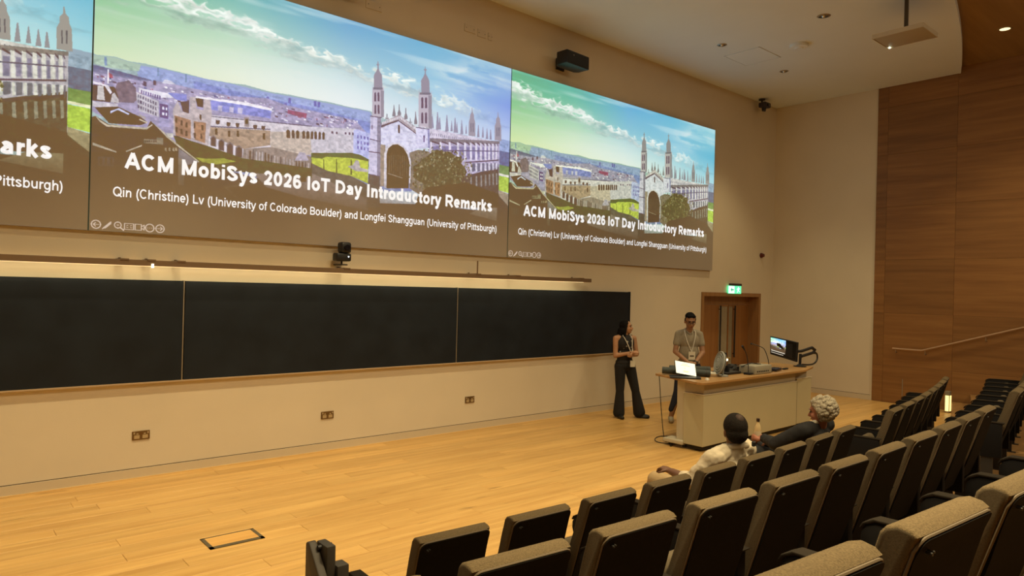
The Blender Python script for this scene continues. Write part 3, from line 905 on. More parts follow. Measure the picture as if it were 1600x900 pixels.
[160,150,176,811,674,813,675,819,601,808,598],
[160,150,176,818,653,819,654,823,602,816,600],
[160,150,176,833,671,834,671,840,601,830,597],
[160,150,176,848,649,849,649,852,607,846,605],
[160,150,176,888,663,890,663,894,603,885,600],
[160,150,176,904,660,905,661,909,605,901,603],
[160,150,176,918,658,919,658,924,602,915,600],
[160,150,176,930,654,932,655,936,603,928,601],
[168,156,172,865,743,867,743,869,722,873,711,874,692,878,674,880,601,857,599,857,669,860,687,861,707,865,720],
[118,106,122,863,664,865,665,866,621,864,620],
[118,106,122,870,666,872,667,873,623,871,623],
[168,156,172,954,752,956,753,958,731,963,720,964,700,968,682,970,606,946,604,945,676,949,695,949,715,954,729],
[118,106,122,952,671,954,672,955,627,953,626],
[118,106,122,959,674,962,674,962,629,960,629],
[206,208,240,595,556,643,603,695,557,696,472,680,463,597,439],
[172,150,132,595,478,609,478,612,289,598,285],
[150,130,112,677,462,702,483,736,483,740,247,679,294],
[176,160,170,596,574,644,630,693,588,694,557,644,606,596,550],
[108,92,100,596,563,643,605,695,559,695,555,643,599,596,555],
[228,228,244,598,579,601,582,601,570,599,568],
[228,228,244,647,625,649,623,649,611,647,613],
[228,228,244,603,583,605,586,605,574,603,572],
[228,228,244,651,621,654,619,654,607,651,609],
[228,228,244,607,587,609,590,610,578,607,576],
[228,228,244,656,617,658,615,658,603,656,605],
[228,228,244,612,591,614,594,614,583,612,580],
[228,228,244,660,613,663,611,663,600,660,601],
[228,228,244,616,596,618,598,618,587,616,584],
[228,228,244,665,609,667,607,667,596,665,597],
[228,228,244,620,600,623,602,623,591,621,588],
[228,228,244,669,605,672,603,672,592,669,594],
[228,228,244,625,604,627,607,627,595,625,593],
[228,228,244,673,601,676,599,676,588,674,590],
[228,228,244,629,608,632,611,632,599,629,597],
[228,228,244,678,597,681,596,681,584,678,586],
[228,228,244,634,612,636,615,636,604,634,601],
[228,228,244,683,593,685,592,685,580,683,582],
[228,228,244,638,617,641,619,641,608,638,605],
[228,228,244,687,589,690,588,690,576,687,578],
[228,228,244,643,621,645,624,645,612,643,609],
[228,228,244,692,586,694,584,694,572,692,574],
[150,136,146,629,672,630,672,632,648,635,629,635,618,626,615,626,626,628,647],
[150,136,146,643,677,645,678,646,654,650,639,650,628,641,625,640,636,643,652],
[150,136,146,662,668,664,669,665,645,669,628,669,617,660,613,659,625,662,643],
[150,136,146,610,623,612,623,613,600,616,609,616,598,607,595,607,606,610,598],
[150,136,146,676,626,677,626,679,602,682,614,682,603,672,600,672,611,675,600],
[150,136,146,690,660,692,661,694,636,697,615,697,603,688,600,688,612,690,635],
[70,58,80,642,578,645,584,648,578,648,544,643,545],
[162,150,166,582,850,584,851,585,838,587,840,587,836,585,832,586,817,589,805,594,796,595,786,597,733,574,727,573,781,575,791,579,803,582,816,582,830,579,833,580,838,582,837],
[190,180,198,570,718,570,742,572,719,597,729,599,748,601,726,603,603,571,598],
[140,126,140,572,728,597,737,597,727,572,718],
[160,148,164,592,723,601,724,603,603,595,600],
[104,92,112,576,703,578,709,580,705,581,668,576,666],
[104,92,112,584,707,587,713,589,708,590,672,585,670],
[104,92,112,577,647,579,653,581,649,582,612,577,610],
[104,92,112,585,650,587,656,590,652,591,615,586,613],
[162,150,166,716,886,717,887,718,873,721,876,721,871,719,867,719,851,724,839,728,829,730,818,732,763,707,756,705,813,708,824,712,836,715,850,715,865,712,868,713,873,715,872],
[190,180,198,699,746,700,772,702,747,735,760,737,779,738,757,741,597,701,591],
[140,126,140,702,756,735,768,734,757,702,746],
[160,148,164,728,752,738,755,741,597,731,594],
[104,92,112,707,731,710,737,713,733,714,686,708,683],
[104,92,112,718,735,721,741,724,737,725,690,719,687],
[104,92,112,708,658,711,665,714,660,715,613,709,611],
[104,92,112,719,662,722,669,725,664,726,617,720,615],
[196,192,226,567,595,595,599,596,490,595,439,596,276,567,274,565,435,567,490],
[150,138,160,585,597,595,599,596,439,598,277,589,275],
[206,206,242,694,586,733,592,736,502,696,486],
[150,146,196,728,592,734,592,736,502,731,500],
[108,94,108,567,598,597,601,597,598,567,594],
[108,94,108,567,495,596,490,596,487,567,491],
[108,94,108,564,437,595,439,595,435,565,433],
[108,94,108,565,335,596,332,596,329,565,331],
[108,94,108,694,589,734,593,734,590,694,585],
[90,84,130,716,556,720,557,720,525,717,524],
[90,84,130,571,558,573,559,573,537,571,537],
[120,104,92,566,331,596,329,598,189,562,182],
[206,202,216,606,438,613,473,627,492,645,497,660,488,675,461,682,422,682,318,678,317,675,429,607,411],
[206,202,216,606,437,614,440,615,280,608,283],
[96,76,56,613,437,617,465,629,485,643,491,659,479,671,451,677,417,677,294,615,280],
[140,118,92,619,430,621,431,622,353,620,354],
[140,118,92,625,434,627,434,628,352,627,352],
[140,118,92,631,437,633,438,634,351,633,351],
[140,118,92,638,441,639,441,640,349,639,350],
[140,118,92,644,443,645,443,646,348,645,349],
[140,118,92,650,443,651,443,653,347,651,348],
[140,118,92,656,443,658,443,659,346,658,347],
[140,118,92,662,442,664,443,665,345,664,345],
[140,118,92,669,442,670,443,672,344,670,344],
[156,134,110,617,353,659,340,659,335,617,347],
[122,104,70,854,417,850,393,838,371,841,341,812,337,801,312,783,291,762,309,742,298,723,303,718,328,702,336,688,352,691,376,687,399,705,419,713,440,727,455,739,478,757,500,778,497,800,502,815,485,836,483,835,453,847,437],
[144,126,86,730,484,732,481,730,476,728,480],
[160,142,104,781,522,783,519,781,514,779,518],
[130,112,72,785,460,788,455,785,447,782,453],
[144,126,86,829,392,831,388,829,382,827,387],
[176,160,126,778,302,782,296,779,288,775,295],
[112,96,62,859,422,861,419,860,415,858,418],
[144,126,86,727,291,728,288,727,285,725,288],
[112,96,62,696,385,699,382,696,376,694,380],
[144,126,86,716,354,719,350,716,343,714,348],
[136,118,84,757,447,761,441,758,432,754,439],
[176,160,126,792,417,794,413,792,406,790,411],
[176,160,126,820,504,823,499,821,491,818,497],
[112,96,62,805,414,807,409,805,402,802,407],
[136,118,84,808,339,811,334,809,327,806,333],
[160,142,104,697,398,700,394,697,387,695,393],
[112,96,62,845,346,847,343,845,338,843,342],
[144,126,86,692,316,695,312,692,306,690,311],
[144,126,86,716,322,717,321,716,318,715,320],
[144,126,86,786,326,788,323,786,319,784,322],
[144,126,86,752,338,754,334,752,328,750,333],
[130,112,72,859,410,863,404,860,396,856,403],
[144,126,86,722,304,724,300,722,294,720,299],
[130,112,72,728,369,731,363,728,354,725,361],
[112,96,62,676,387,678,383,676,377,674,382],
[160,142,104,749,443,752,438,749,430,746,437],
[160,142,104,868,407,871,402,868,394,865,400],
[144,126,86,865,470,868,465,866,458,863,464],
[160,142,104,835,396,838,391,835,383,832,389],
[112,96,62,696,460,697,457,696,452,694,456],
[136,118,84,719,385,722,379,719,371,715,378],
[130,112,72,693,416,694,414,693,411,692,414],
[176,160,126,818,344,821,339,818,331,815,337],
[176,160,126,800,445,803,441,801,433,798,439],
[144,126,86,821,474,822,472,821,469,819,471],
[144,126,86,764,360,767,355,764,347,761,354],
[112,96,62,818,323,822,317,818,309,815,316],
[130,112,72,801,336,804,332,801,326,799,331],
[160,142,104,836,374,838,369,836,363,833,368],
[176,160,126,678,403,679,402,678,399,677,401],
[176,160,126,826,477,828,473,826,467,824,472],
[176,160,126,713,474,717,469,714,461,711,467],
[136,118,84,718,409,720,404,718,397,715,402],
[144,126,86,791,379,793,375,791,369,788,374],
[176,160,126,693,376,694,374,693,371,692,374],
[160,142,104,819,404,821,400,819,395,817,399],
[112,96,62,806,508,809,504,806,497,804,503],
[136,118,84,847,401,850,397,847,390,844,396],
[144,126,86,707,336,709,334,708,331,706,334],
[160,142,104,737,425,738,423,737,420,735,423],
[136,118,84,717,453,720,449,718,444,715,448],
[144,126,86,778,477,781,472,778,464,775,470],
[130,112,72,706,367,708,365,707,362,705,365],
[160,142,104,863,435,864,433,863,429,862,432],
[112,96,62,737,465,738,463,737,459,736,462],
[136,118,84,788,388,789,386,788,383,787,385],
[130,112,72,831,431,834,426,831,419,828,425],
[144,126,86,738,436,741,431,738,422,735,429],
[112,96,62,775,343,777,339,775,333,773,338],
[144,126,86,820,410,823,406,821,399,818,405],
[130,112,72,707,399,710,393,707,385,704,392],
[144,126,86,815,491,817,489,815,485,814,488],
[112,96,62,754,437,755,436,754,433,753,435],
[144,126,86,859,445,863,439,860,431,856,438],
[144,126,86,838,507,842,502,838,492,835,500],
[160,142,104,836,404,838,401,836,395,834,400],
[130,112,72,712,387,715,382,713,374,709,380],
[130,112,72,745,381,747,379,745,374,743,378],
[112,96,62,712,446,714,443,712,438,710,442],
[160,142,104,758,372,760,370,759,367,757,370],
[136,118,84,728,408,731,404,729,396,726,402],
[130,112,72,848,495,849,493,848,490,846,492],
[136,118,84,846,448,850,442,846,433,843,440],
[160,142,104,764,458,766,454,764,448,762,453],
[112,96,62,845,374,847,371,845,365,843,370],
[176,160,126,807,467,810,462,807,454,804,460],
[176,160,126,704,385,704,384,704,381,703,383],
[160,142,104,784,353,787,347,784,338,780,345],
[144,126,86,807,398,809,396,807,392,806,395],
[130,112,72,684,388,686,384,684,379,682,383],
[176,160,126,713,332,716,326,713,318,710,325],
[160,142,104,747,464,748,461,747,457,745,461],
[112,96,62,835,469,838,464,835,456,832,463],
[144,126,86,761,407,763,402,761,395,758,401],
[130,112,72,758,315,761,310,758,302,755,308],
[112,96,62,843,480,845,477,843,473,841,477],
[112,96,62,703,398,706,392,703,383,699,390],
[176,160,126,730,301,732,298,730,293,728,297],
[176,160,126,821,395,823,391,821,386,819,390],
[144,126,86,806,312,809,307,806,300,803,306],
[112,96,62,715,371,718,366,716,358,713,364],
[136,118,84,807,445,809,442,808,438,806,441],
[144,126,86,760,406,763,402,761,396,758,401],
[144,126,86,849,465,851,461,849,455,846,460],
[130,112,72,710,313,713,308,711,299,707,306],
[112,96,62,704,474,706,470,704,464,702,469],
[112,96,62,798,418,800,415,798,410,796,414],
[176,160,126,778,524,780,522,778,518,777,521],
[112,96,62,853,416,855,412,853,408,851,411],
[176,160,126,811,420,812,418,811,415,810,417],
[160,142,104,731,422,734,416,731,408,728,415],
[144,126,86,753,466,755,463,753,458,751,462],
[136,118,84,700,326,702,323,700,318,698,322],
[176,160,126,810,398,812,396,810,392,809,395],
[176,160,126,749,494,752,489,749,481,746,487],
[176,160,126,708,319,712,313,709,305,706,312],
[130,112,72,806,352,810,346,807,337,803,345],
[136,118,84,812,353,815,348,812,341,809,347],
[176,160,126,749,429,753,423,749,414,746,421],
[160,142,104,767,329,770,324,767,316,764,323],
[136,118,84,676,408,678,403,676,396,673,402],
[112,96,62,716,403,719,398,716,390,713,397],
[160,142,104,797,454,800,449,798,442,795,448],
[136,118,84,753,344,754,341,753,338,752,341],
[160,142,104,726,362,729,357,726,348,723,355],
[144,126,86,730,290,732,286,730,280,727,285],
[112,96,62,838,326,840,324,839,321,837,324],
[160,142,104,863,414,866,409,864,401,861,407],
[144,126,86,719,308,722,302,719,294,716,301],
[144,126,86,745,498,749,492,745,484,742,490],
[130,112,72,772,356,775,352,772,345,770,351],
[160,142,104,719,318,722,313,719,305,716,311],
[112,96,62,756,486,758,483,756,477,754,481],
[160,142,104,825,428,828,425,826,419,823,424],
[144,126,86,683,335,685,332,683,327,681,331],
[136,118,84,827,393,830,388,827,380,824,386],
[144,126,86,779,344,781,340,779,334,777,339],
[136,118,84,862,431,864,427,862,421,859,426],
[136,118,84,804,322,807,317,804,309,801,315],
[144,126,86,740,318,742,315,740,311,739,314],
[130,112,72,698,314,701,308,698,299,695,306],
[144,126,86,778,386,780,383,778,378,777,382],
[130,112,72,695,393,696,391,696,389,695,391],
[112,96,62,723,438,724,435,723,431,721,434],
[160,142,104,796,416,799,412,796,406,794,411],
[112,96,62,825,334,828,328,825,320,822,327],
[176,160,126,753,339,755,334,753,327,750,333],
[130,112,72,735,449,737,444,735,437,732,443],
[144,126,86,839,389,842,384,840,377,837,383],
[160,142,104,848,371,851,365,848,357,845,364],
[176,160,126,833,381,836,376,833,370,831,375],
[130,112,72,694,460,696,456,694,451,692,455],
[144,126,86,678,406,681,402,678,396,676,401],
[176,160,126,749,476,752,472,750,465,747,470],
[144,126,86,741,495,742,493,741,489,740,492],
[176,160,126,801,471,804,467,801,459,798,465],
[112,96,62,868,464,869,461,868,456,866,460],
[160,142,104,824,312,827,308,824,300,821,306],
[136,118,84,756,371,759,366,756,358,753,364],
[160,142,104,764,365,766,361,764,355,761,360],
[144,126,86,790,503,793,498,790,490,787,496],
[130,112,72,754,343,756,340,754,336,753,339],
[136,118,84,750,390,752,387,750,383,749,386],
[136,118,84,826,479,827,477,826,474,824,476],
[160,142,104,805,462,807,458,805,452,803,457],
[144,126,86,780,485,781,483,780,479,778,482],
[112,96,62,762,278,763,276,762,273,760,276],
[136,118,84,770,327,772,324,771,321,769,324],
[176,160,126,741,488,742,486,741,482,739,485],
[160,142,104,709,407,712,402,709,395,706,401],
[160,142,104,709,370,711,368,710,365,708,368],
[144,126,86,857,431,858,429,857,425,855,428],
[144,126,86,721,437,723,433,721,428,719,432],
[176,160,126,698,448,700,445,698,440,696,444],
[112,96,62,817,454,819,452,817,448,816,451],
[144,126,86,712,296,713,294,712,292,711,294],
[136,118,84,846,425,850,419,847,410,843,417],
[144,126,86,783,327,786,322,783,313,780,320],
[112,96,62,734,438,736,434,734,428,732,433],
[176,160,126,734,345,736,342,735,338,733,341],
[112,96,62,820,318,821,316,820,312,819,315],
[136,118,84,690,424,691,422,690,419,689,422],
[112,96,62,781,378,785,373,781,364,778,371],
[136,118,84,699,335,700,332,699,328,697,331],
[136,118,84,708,376,709,374,708,369,706,373],
[144,126,86,733,396,735,392,733,386,730,391],
[136,118,84,709,305,711,300,709,294,707,299],
[130,112,72,763,359,765,356,763,352,762,356],
[160,142,104,830,495,833,492,831,485,828,490],
[160,142,104,819,437,821,434,819,431,818,434],
[112,96,62,725,484,728,478,726,470,722,477],
[130,112,72,834,413,835,411,834,408,833,410],
[136,118,84,864,413,867,408,865,401,862,407],
[136,118,84,763,456,766,451,763,443,760,449],
[112,96,62,761,370,764,366,761,360,759,365],
[144,126,86,735,469,737,467,735,464,734,467],
[112,96,62,774,383,777,378,774,370,771,376],
[144,126,86,752,497,754,492,752,486,749,491],
[136,118,84,785,495,786,492,785,488,783,491],
[144,126,86,769,373,771,370,769,365,767,369],
[160,142,104,821,505,824,500,821,493,819,499],
[176,160,126,838,461,839,459,838,455,836,458],
[136,118,84,776,403,779,398,776,392,774,397],
[136,118,84,810,387,811,385,810,382,809,384],
[136,118,84,709,420,711,416,709,411,707,415],
[130,112,72,708,440,710,438,708,434,707,437],
[112,96,62,837,422,840,418,837,412,835,417],
[160,142,104,795,369,797,367,795,364,794,367],
[136,118,84,766,474,769,470,766,463,764,468],
[160,142,104,795,402,797,399,795,394,793,398],
[130,112,72,720,396,722,392,720,386,718,391],
[112,96,62,690,325,694,319,691,311,687,318],
[160,142,104,754,328,758,322,754,313,751,320],
[144,126,86,744,355,747,350,744,342,741,348],
[130,112,72,725,295,729,289,726,281,722,288],
[176,160,126,835,426,837,423,835,418,833,422],
[136,118,84,725,480,727,478,725,474,724,477],
[160,142,104,817,441,820,435,817,426,813,433],
[130,112,72,754,396,758,391,754,382,751,389],
[136,118,84,833,392,835,389,833,385,831,388],
[176,160,126,718,344,719,343,718,340,717,342],
[112,96,62,757,343,760,338,757,331,754,337],
[130,112,72,751,384,753,381,751,376,749,380],
[136,118,84,725,323,728,318,725,311,723,317],
[136,118,84,744,511,746,507,744,502,742,506],
[144,126,86,781,409,783,407,782,403,780,406],
[176,160,126,869,460,872,455,869,447,866,453],
[136,118,84,730,446,732,442,730,437,728,441],
[130,112,72,813,428,816,422,813,414,810,420],
[144,126,86,773,311,775,308,773,303,771,307],
[160,142,104,794,421,796,417,794,411,791,416],
[176,160,126,679,354,681,350,679,346,677,350],
[160,142,104,741,467,743,464,741,459,739,463],
[130,112,72,780,380,783,375,780,367,777,373],
[176,160,126,747,349,748,347,747,344,746,347],
[112,96,62,777,359,779,356,777,351,775,355],
[144,126,86,702,429,705,424,702,415,699,422],
[144,126,86,787,368,789,366,788,363,786,365],
[112,96,62,870,411,871,409,870,405,868,408],
[130,112,72,773,505,776,500,773,493,771,499],
[130,112,72,774,376,778,371,775,363,771,369],
[176,160,126,856,390,859,385,856,377,853,383],
[160,142,104,783,462,785,459,783,454,781,458],
[144,126,86,770,429,772,426,770,421,768,425],
[144,126,86,724,468,725,467,724,464,723,466],
[136,118,84,816,375,819,370,816,363,813,369],
[136,118,84,862,404,864,400,862,395,860,399],
[130,112,72,727,458,730,453,727,444,724,451],
[136,118,84,772,316,775,312,773,306,770,311],
[136,118,84,797,408,799,403,797,397,794,402],
[144,126,86,702,405,705,401,702,394,700,400],
[144,126,86,770,474,772,471,770,466,768,470],
[136,118,84,867,386,868,383,867,379,865,382],
[176,160,126,711,412,714,407,711,400,708,406],
[176,160,126,701,447,704,442,701,436,698,441],
[112,96,62,856,434,858,431,856,427,855,430],
[144,126,86,776,324,779,319,776,311,773,317],
[130,112,72,851,487,853,483,851,477,848,482],
[144,126,86,817,380,818,378,817,375,816,378],
[130,112,72,813,381,815,377,813,371,811,376],
[144,126,86,773,300,777,295,774,286,770,293],
[112,96,62,745,426,747,422,745,418,743,421],
[112,96,62,834,346,837,341,834,334,831,340],
[144,126,86,816,392,819,387,816,379,813,385],
[176,160,126,786,434,788,430,786,424,784,429],
[160,142,104,808,443,810,440,809,435,807,439],
[160,142,104,736,323,740,317,737,309,733,316],
[160,142,104,798,424,802,418,799,409,795,416],
[136,118,84,732,495,734,492,732,488,730,491],
[176,160,126,713,432,715,428,713,423,711,427],
[144,126,86,745,352,748,347,745,338,742,345],
[144,126,86,769,388,772,382,769,373,765,380],
[144,126,86,802,473,803,471,802,468,801,471],
[144,126,86,732,430,733,427,732,424,730,427],
[144,126,86,768,510,770,507,768,501,765,505],
[176,160,126,846,413,848,410,846,405,845,409],
[136,118,84,742,432,746,426,743,417,739,424],
[130,112,72,839,396,842,392,839,385,836,390],
[136,118,84,702,352,705,347,702,338,699,345],
[160,142,104,750,484,752,480,750,476,748,479],
[176,160,126,780,498,783,493,780,485,777,491],
[136,118,84,703,385,705,382,704,379,702,382],
[136,118,84,677,396,678,394,677,392,676,394],
[144,126,86,802,441,805,436,802,428,799,434],
[112,96,62,834,492,837,486,834,478,831,485],
[176,160,126,831,319,834,315,831,309,829,314],
[130,112,72,811,421,812,418,811,415,810,418],
[112,96,62,778,313,780,308,778,302,775,307],
[136,118,84,761,404,763,400,761,394,759,399],
[144,126,86,817,371,819,367,817,362,815,366],
[112,96,62,740,488,742,486,740,482,739,485],
[136,118,84,849,481,851,478,849,474,848,477],
[160,142,104,726,354,728,350,726,343,723,348],
[130,112,72,800,416,803,410,800,402,797,409],
[160,142,104,808,302,809,299,808,296,806,299],
[160,142,104,748,434,751,429,748,421,745,427],
[136,118,84,718,362,720,358,718,352,716,357],
[176,160,126,714,413,717,408,714,399,711,406],
[160,142,104,751,454,755,449,751,440,748,447],
[176,160,126,759,283,761,280,759,274,757,279],
[144,126,86,768,454,771,450,768,445,766,449],
[160,142,104,846,402,849,398,846,391,844,397],
[112,96,62,779,417,781,413,779,406,776,411],
[144,126,86,702,364,704,360,702,355,700,359],
[176,160,126,693,345,696,340,693,333,690,339],
[112,96,62,678,348,680,345,679,342,677,345],
[176,160,126,835,513,839,508,836,500,832,506],
[136,118,84,712,432,716,426,712,417,709,424],
[160,142,104,777,356,780,351,777,344,774,350],
[176,160,126,808,476,811,472,808,465,806,470],
[130,112,72,714,339,716,335,714,330,712,335],
[160,142,104,724,494,725,492,724,489,723,491],
[130,112,72,745,470,746,468,745,465,744,468],
[136,118,84,717,484,719,480,717,475,715,479],
[176,160,126,703,470,705,466,703,459,700,464],
[130,112,72,709,297,710,295,709,291,707,294],
[160,142,104,726,434,729,430,726,423,724,428],
[144,126,86,839,478,842,473,839,464,836,471],
[130,112,72,695,354,697,351,695,345,693,350],
[112,96,62,719,344,721,340,719,334,716,339],
[176,160,126,740,342,741,340,740,337,739,339],
[112,96,62,738,384,741,379,739,371,736,377],
[176,160,126,739,355,741,352,739,347,737,351],
[160,142,104,701,399,702,396,701,392,700,395],
[176,160,126,850,457,854,452,851,444,847,450],
[160,142,104,838,394,841,389,838,382,835,388],
[112,96,62,752,429,754,426,752,421,750,425],
[144,126,86,863,401,866,397,863,390,860,395],
[112,96,62,739,311,740,309,739,306,738,308],
[130,112,72,705,329,706,327,705,325,704,327],
[144,126,86,824,474,825,471,824,467,822,470],
[136,118,84,819,508,822,504,820,497,817,502],
[136,118,84,742,488,743,486,742,481,740,485],
[136,118,84,742,505,743,502,742,497,740,501],
[160,142,104,799,505,802,500,799,493,797,499],
[176,160,126,814,483,816,479,814,474,812,478],
[160,142,104,860,385,862,383,861,378,859,382],
[176,160,126,707,323,709,319,707,314,705,318],
[112,96,62,847,401,848,399,847,396,846,398],
[144,126,86,815,338,818,334,815,328,813,333],
[112,96,62,787,403,789,399,787,394,785,398],
[136,118,84,746,425,747,423,746,420,745,423],
[176,160,126,870,438,872,435,870,431,869,434],
[144,126,86,693,435,696,430,694,422,691,429],
[130,112,72,704,474,705,471,704,466,702,470],
[136,118,84,785,314,788,308,785,299,781,306],
[144,126,86,703,320,704,318,703,315,702,317],
[112,96,62,749,432,751,428,749,422,746,427],
[176,160,126,766,472,769,466,766,458,763,465],
[112,96,62,724,376,728,370,725,362,721,369],
[130,112,72,767,526,769,521,767,515,764,520],
[144,126,86,678,409,680,405,678,400,676,404],
[160,142,104,818,354,822,348,818,340,815,347],
[160,142,104,751,429,754,423,751,414,747,421],
[144,126,86,704,374,706,371,704,367,703,370],
[130,112,72,697,332,699,327,697,319,694,325],
[144,126,86,757,451,760,445,757,437,754,443],
[144,126,86,771,357,772,356,771,353,769,355],
[136,118,84,724,435,727,430,724,422,721,428],
[130,112,72,737,465,739,462,737,458,735,461],
[130,112,72,703,411,704,409,703,405,702,408],
[112,96,62,773,312,776,306,773,298,770,305],
[136,118,84,869,454,873,448,870,440,866,447],
[160,142,104,691,364,692,362,691,358,689,361],
[160,142,104,779,300,782,295,780,287,776,293],
[112,96,62,697,431,700,426,697,418,694,425],
[130,112,72,737,416,739,413,737,408,735,412],
[176,160,126,819,326,822,320,819,312,816,319],
[130,112,72,861,366,863,363,861,357,859,362],
[136,118,84,701,309,704,305,701,297,699,303],
[136,118,84,853,443,855,439,853,434,851,438],
[130,112,72,719,312,720,311,719,308,718,310],
[160,142,104,763,452,765,448,763,441,760,447],
[144,126,86,802,430,805,425,802,417,799,423],
[112,96,62,771,351,773,348,771,343,769,347],
[112,96,62,696,394,700,389,697,381,693,387],
[144,126,86,816,365,820,360,817,352,814,358],
[176,160,126,804,435,806,432,805,427,802,431],
[160,142,104,784,370,786,368,785,364,783,367],
[160,142,104,760,295,763,290,760,282,757,289],
[160,142,104,724,425,727,420,724,412,721,418],
[176,160,126,816,489,819,485,817,479,814,484],
[136,118,84,728,472,729,471,728,468,727,470],
[176,160,126,792,476,794,472,792,465,789,470],
[112,96,62,777,456,780,450,777,442,774,449],
[176,160,126,803,462,806,456,803,448,800,455],
[112,96,62,686,415,688,412,686,408,684,411],
[144,126,86,746,437,749,432,746,424,743,430],
[144,126,86,720,293,722,288,720,282,717,287],
[160,142,104,741,439,743,437,741,433,740,436],
[160,142,104,779,329,780,327,779,324,778,327],
[144,126,86,711,396,713,393,711,389,709,392],
[160,142,104,837,368,839,364,837,360,836,364],
[144,126,86,809,469,811,467,809,462,808,466],
[136,118,84,856,459,858,455,856,449,854,454],
[136,118,84,761,284,764,278,761,270,758,277],
[112,96,62,813,505,815,501,813,495,811,500],
[136,118,84,765,477,768,472,765,465,762,471],
[112,96,62,719,492,722,487,720,480,717,486],
[130,112,72,741,394,743,391,741,387,739,390],
[136,118,84,698,403,699,399,698,395,696,398],
[136,118,84,750,341,753,336,751,328,747,334],
[136,118,84,713,397,716,392,713,384,710,390],
[176,160,126,702,374,705,368,702,360,699,367],
[136,118,84,806,381,808,378,807,374,805,377],
[176,160,126,807,464,809,460,807,454,804,459],
[136,118,84,765,516,767,513,765,510,764,513],
[176,160,126,742,454,745,449,743,441,740,447],
[130,112,72,744,314,748,308,744,300,741,307],
[136,118,84,729,329,732,323,729,315,726,322],
[176,160,126,777,493,779,491,778,486,776,490],
[112,96,62,867,405,871,400,868,392,864,399],
[130,112,72,808,425,811,421,808,415,806,420],
[160,142,104,764,332,766,327,764,320,761,326],
[144,126,86,768,424,771,419,768,411,765,417],
[112,96,62,729,484,731,481,729,477,728,480],
[176,160,126,765,429,767,427,766,425,765,427],
[136,118,84,723,324,725,321,723,317,722,320],
[130,112,72,794,319,796,315,794,309,792,314],
[112,96,62,743,341,745,338,743,333,741,337],
[160,142,104,738,461,740,458,738,453,736,457],
[160,142,104,724,296,726,292,724,288,722,292],
[112,96,62,717,385,719,382,717,378,715,381],
[112,96,62,816,513,819,508,816,499,813,506],
[130,112,72,784,310,787,306,784,300,782,305],
[144,126,86,723,357,724,355,723,352,722,354],
[176,160,126,810,442,811,440,810,436,808,439],
[130,112,72,817,365,819,361,817,355,814,360],
[144,126,86,687,421,690,416,687,407,684,414],
[130,112,72,698,317,701,312,698,304,695,311],
[112,96,62,792,500,794,497,792,491,790,495],
[110,90,60,730,310,853,362,965,327,966,256,695,206,705,263],
]

# ---------------------------------------------------------------- the projected slide, painted into a generated image
def fbm(h, w, seed, sx=4, sy=4, octs=6):
    r = np.random.RandomState(seed); out = np.zeros((h, w)); amp = 1; tot = 0
    for o in range(octs):
        gh, gw = int(sy * 2 ** o) + 2, int(sx * 2 ** o) + 2
        g = r.rand(gh, gw); yy_ = np.linspace(0, gh - 1.001, h); xx_ = np.linspace(0, gw - 1.001, w)
        yi = yy_.astype(int); xi = xx_.astype(int); fy = (yy_ - yi)[:, None]; fx = (xx_ - xi)[None, :]
        fy = fy * fy * (3 - 2 * fy); fx = fx * fx * (3 - 2 * fx)
        a = g[np.ix_(yi, xi)]; b = g[np.ix_(yi, xi + 1)]; c = g[np.ix_(yi + 1, xi)]; d = g[np.ix_(yi + 1, xi + 1)]
        out += amp * ((a * (1 - fx) + b * fx) * (1 - fy) + (c * (1 - fx) + d * fx) * fy); tot += amp; amp *= .55
    return out / tot
IW, IH = 1440, 752
def tolin(a): return np.where(a <= .04045, a / 12.92, ((a + .055) / 1.055) ** 2.4)
def tosrgb(a): return np.where(a <= .0031308, a * 12.92, 1.055 * np.maximum(a, 1e-9) ** (1 / 2.4) - .055)
def fill(img, pts, col, al=1.0):
    """scanline polygon fill; pts in pixels with v up"""
    ys = [p[1] for p in pts]; y0 = max(0, int(min(ys))); y1 = min(IH - 1, int(max(ys)) + 1); n_ = len(pts); done = False
    for yy_ in range(y0, y1 + 1):
        yc = yy_ + .5; xs_ = []
        for i in range(n_):
            (xa, ya), (xb, yb_) = pts[i], pts[(i + 1) % n_]
            if (ya <= yc) != (yb_ <= yc): xs_.append(xa + (yc - ya) / (yb_ - ya) * (xb - xa))
        xs_.sort()
        for a, b in zip(xs_[::2], xs_[1::2]):
            ia, ib = int(max(0, round(a))), int(min(IW, round(b)))
            if ib <= ia and b - a > .3 and 0 <= ia < IW: ib = ia + 1
            if ib > ia: img[yy_, ia:ib] = img[yy_, ia:ib] * (1 - al) + col * al
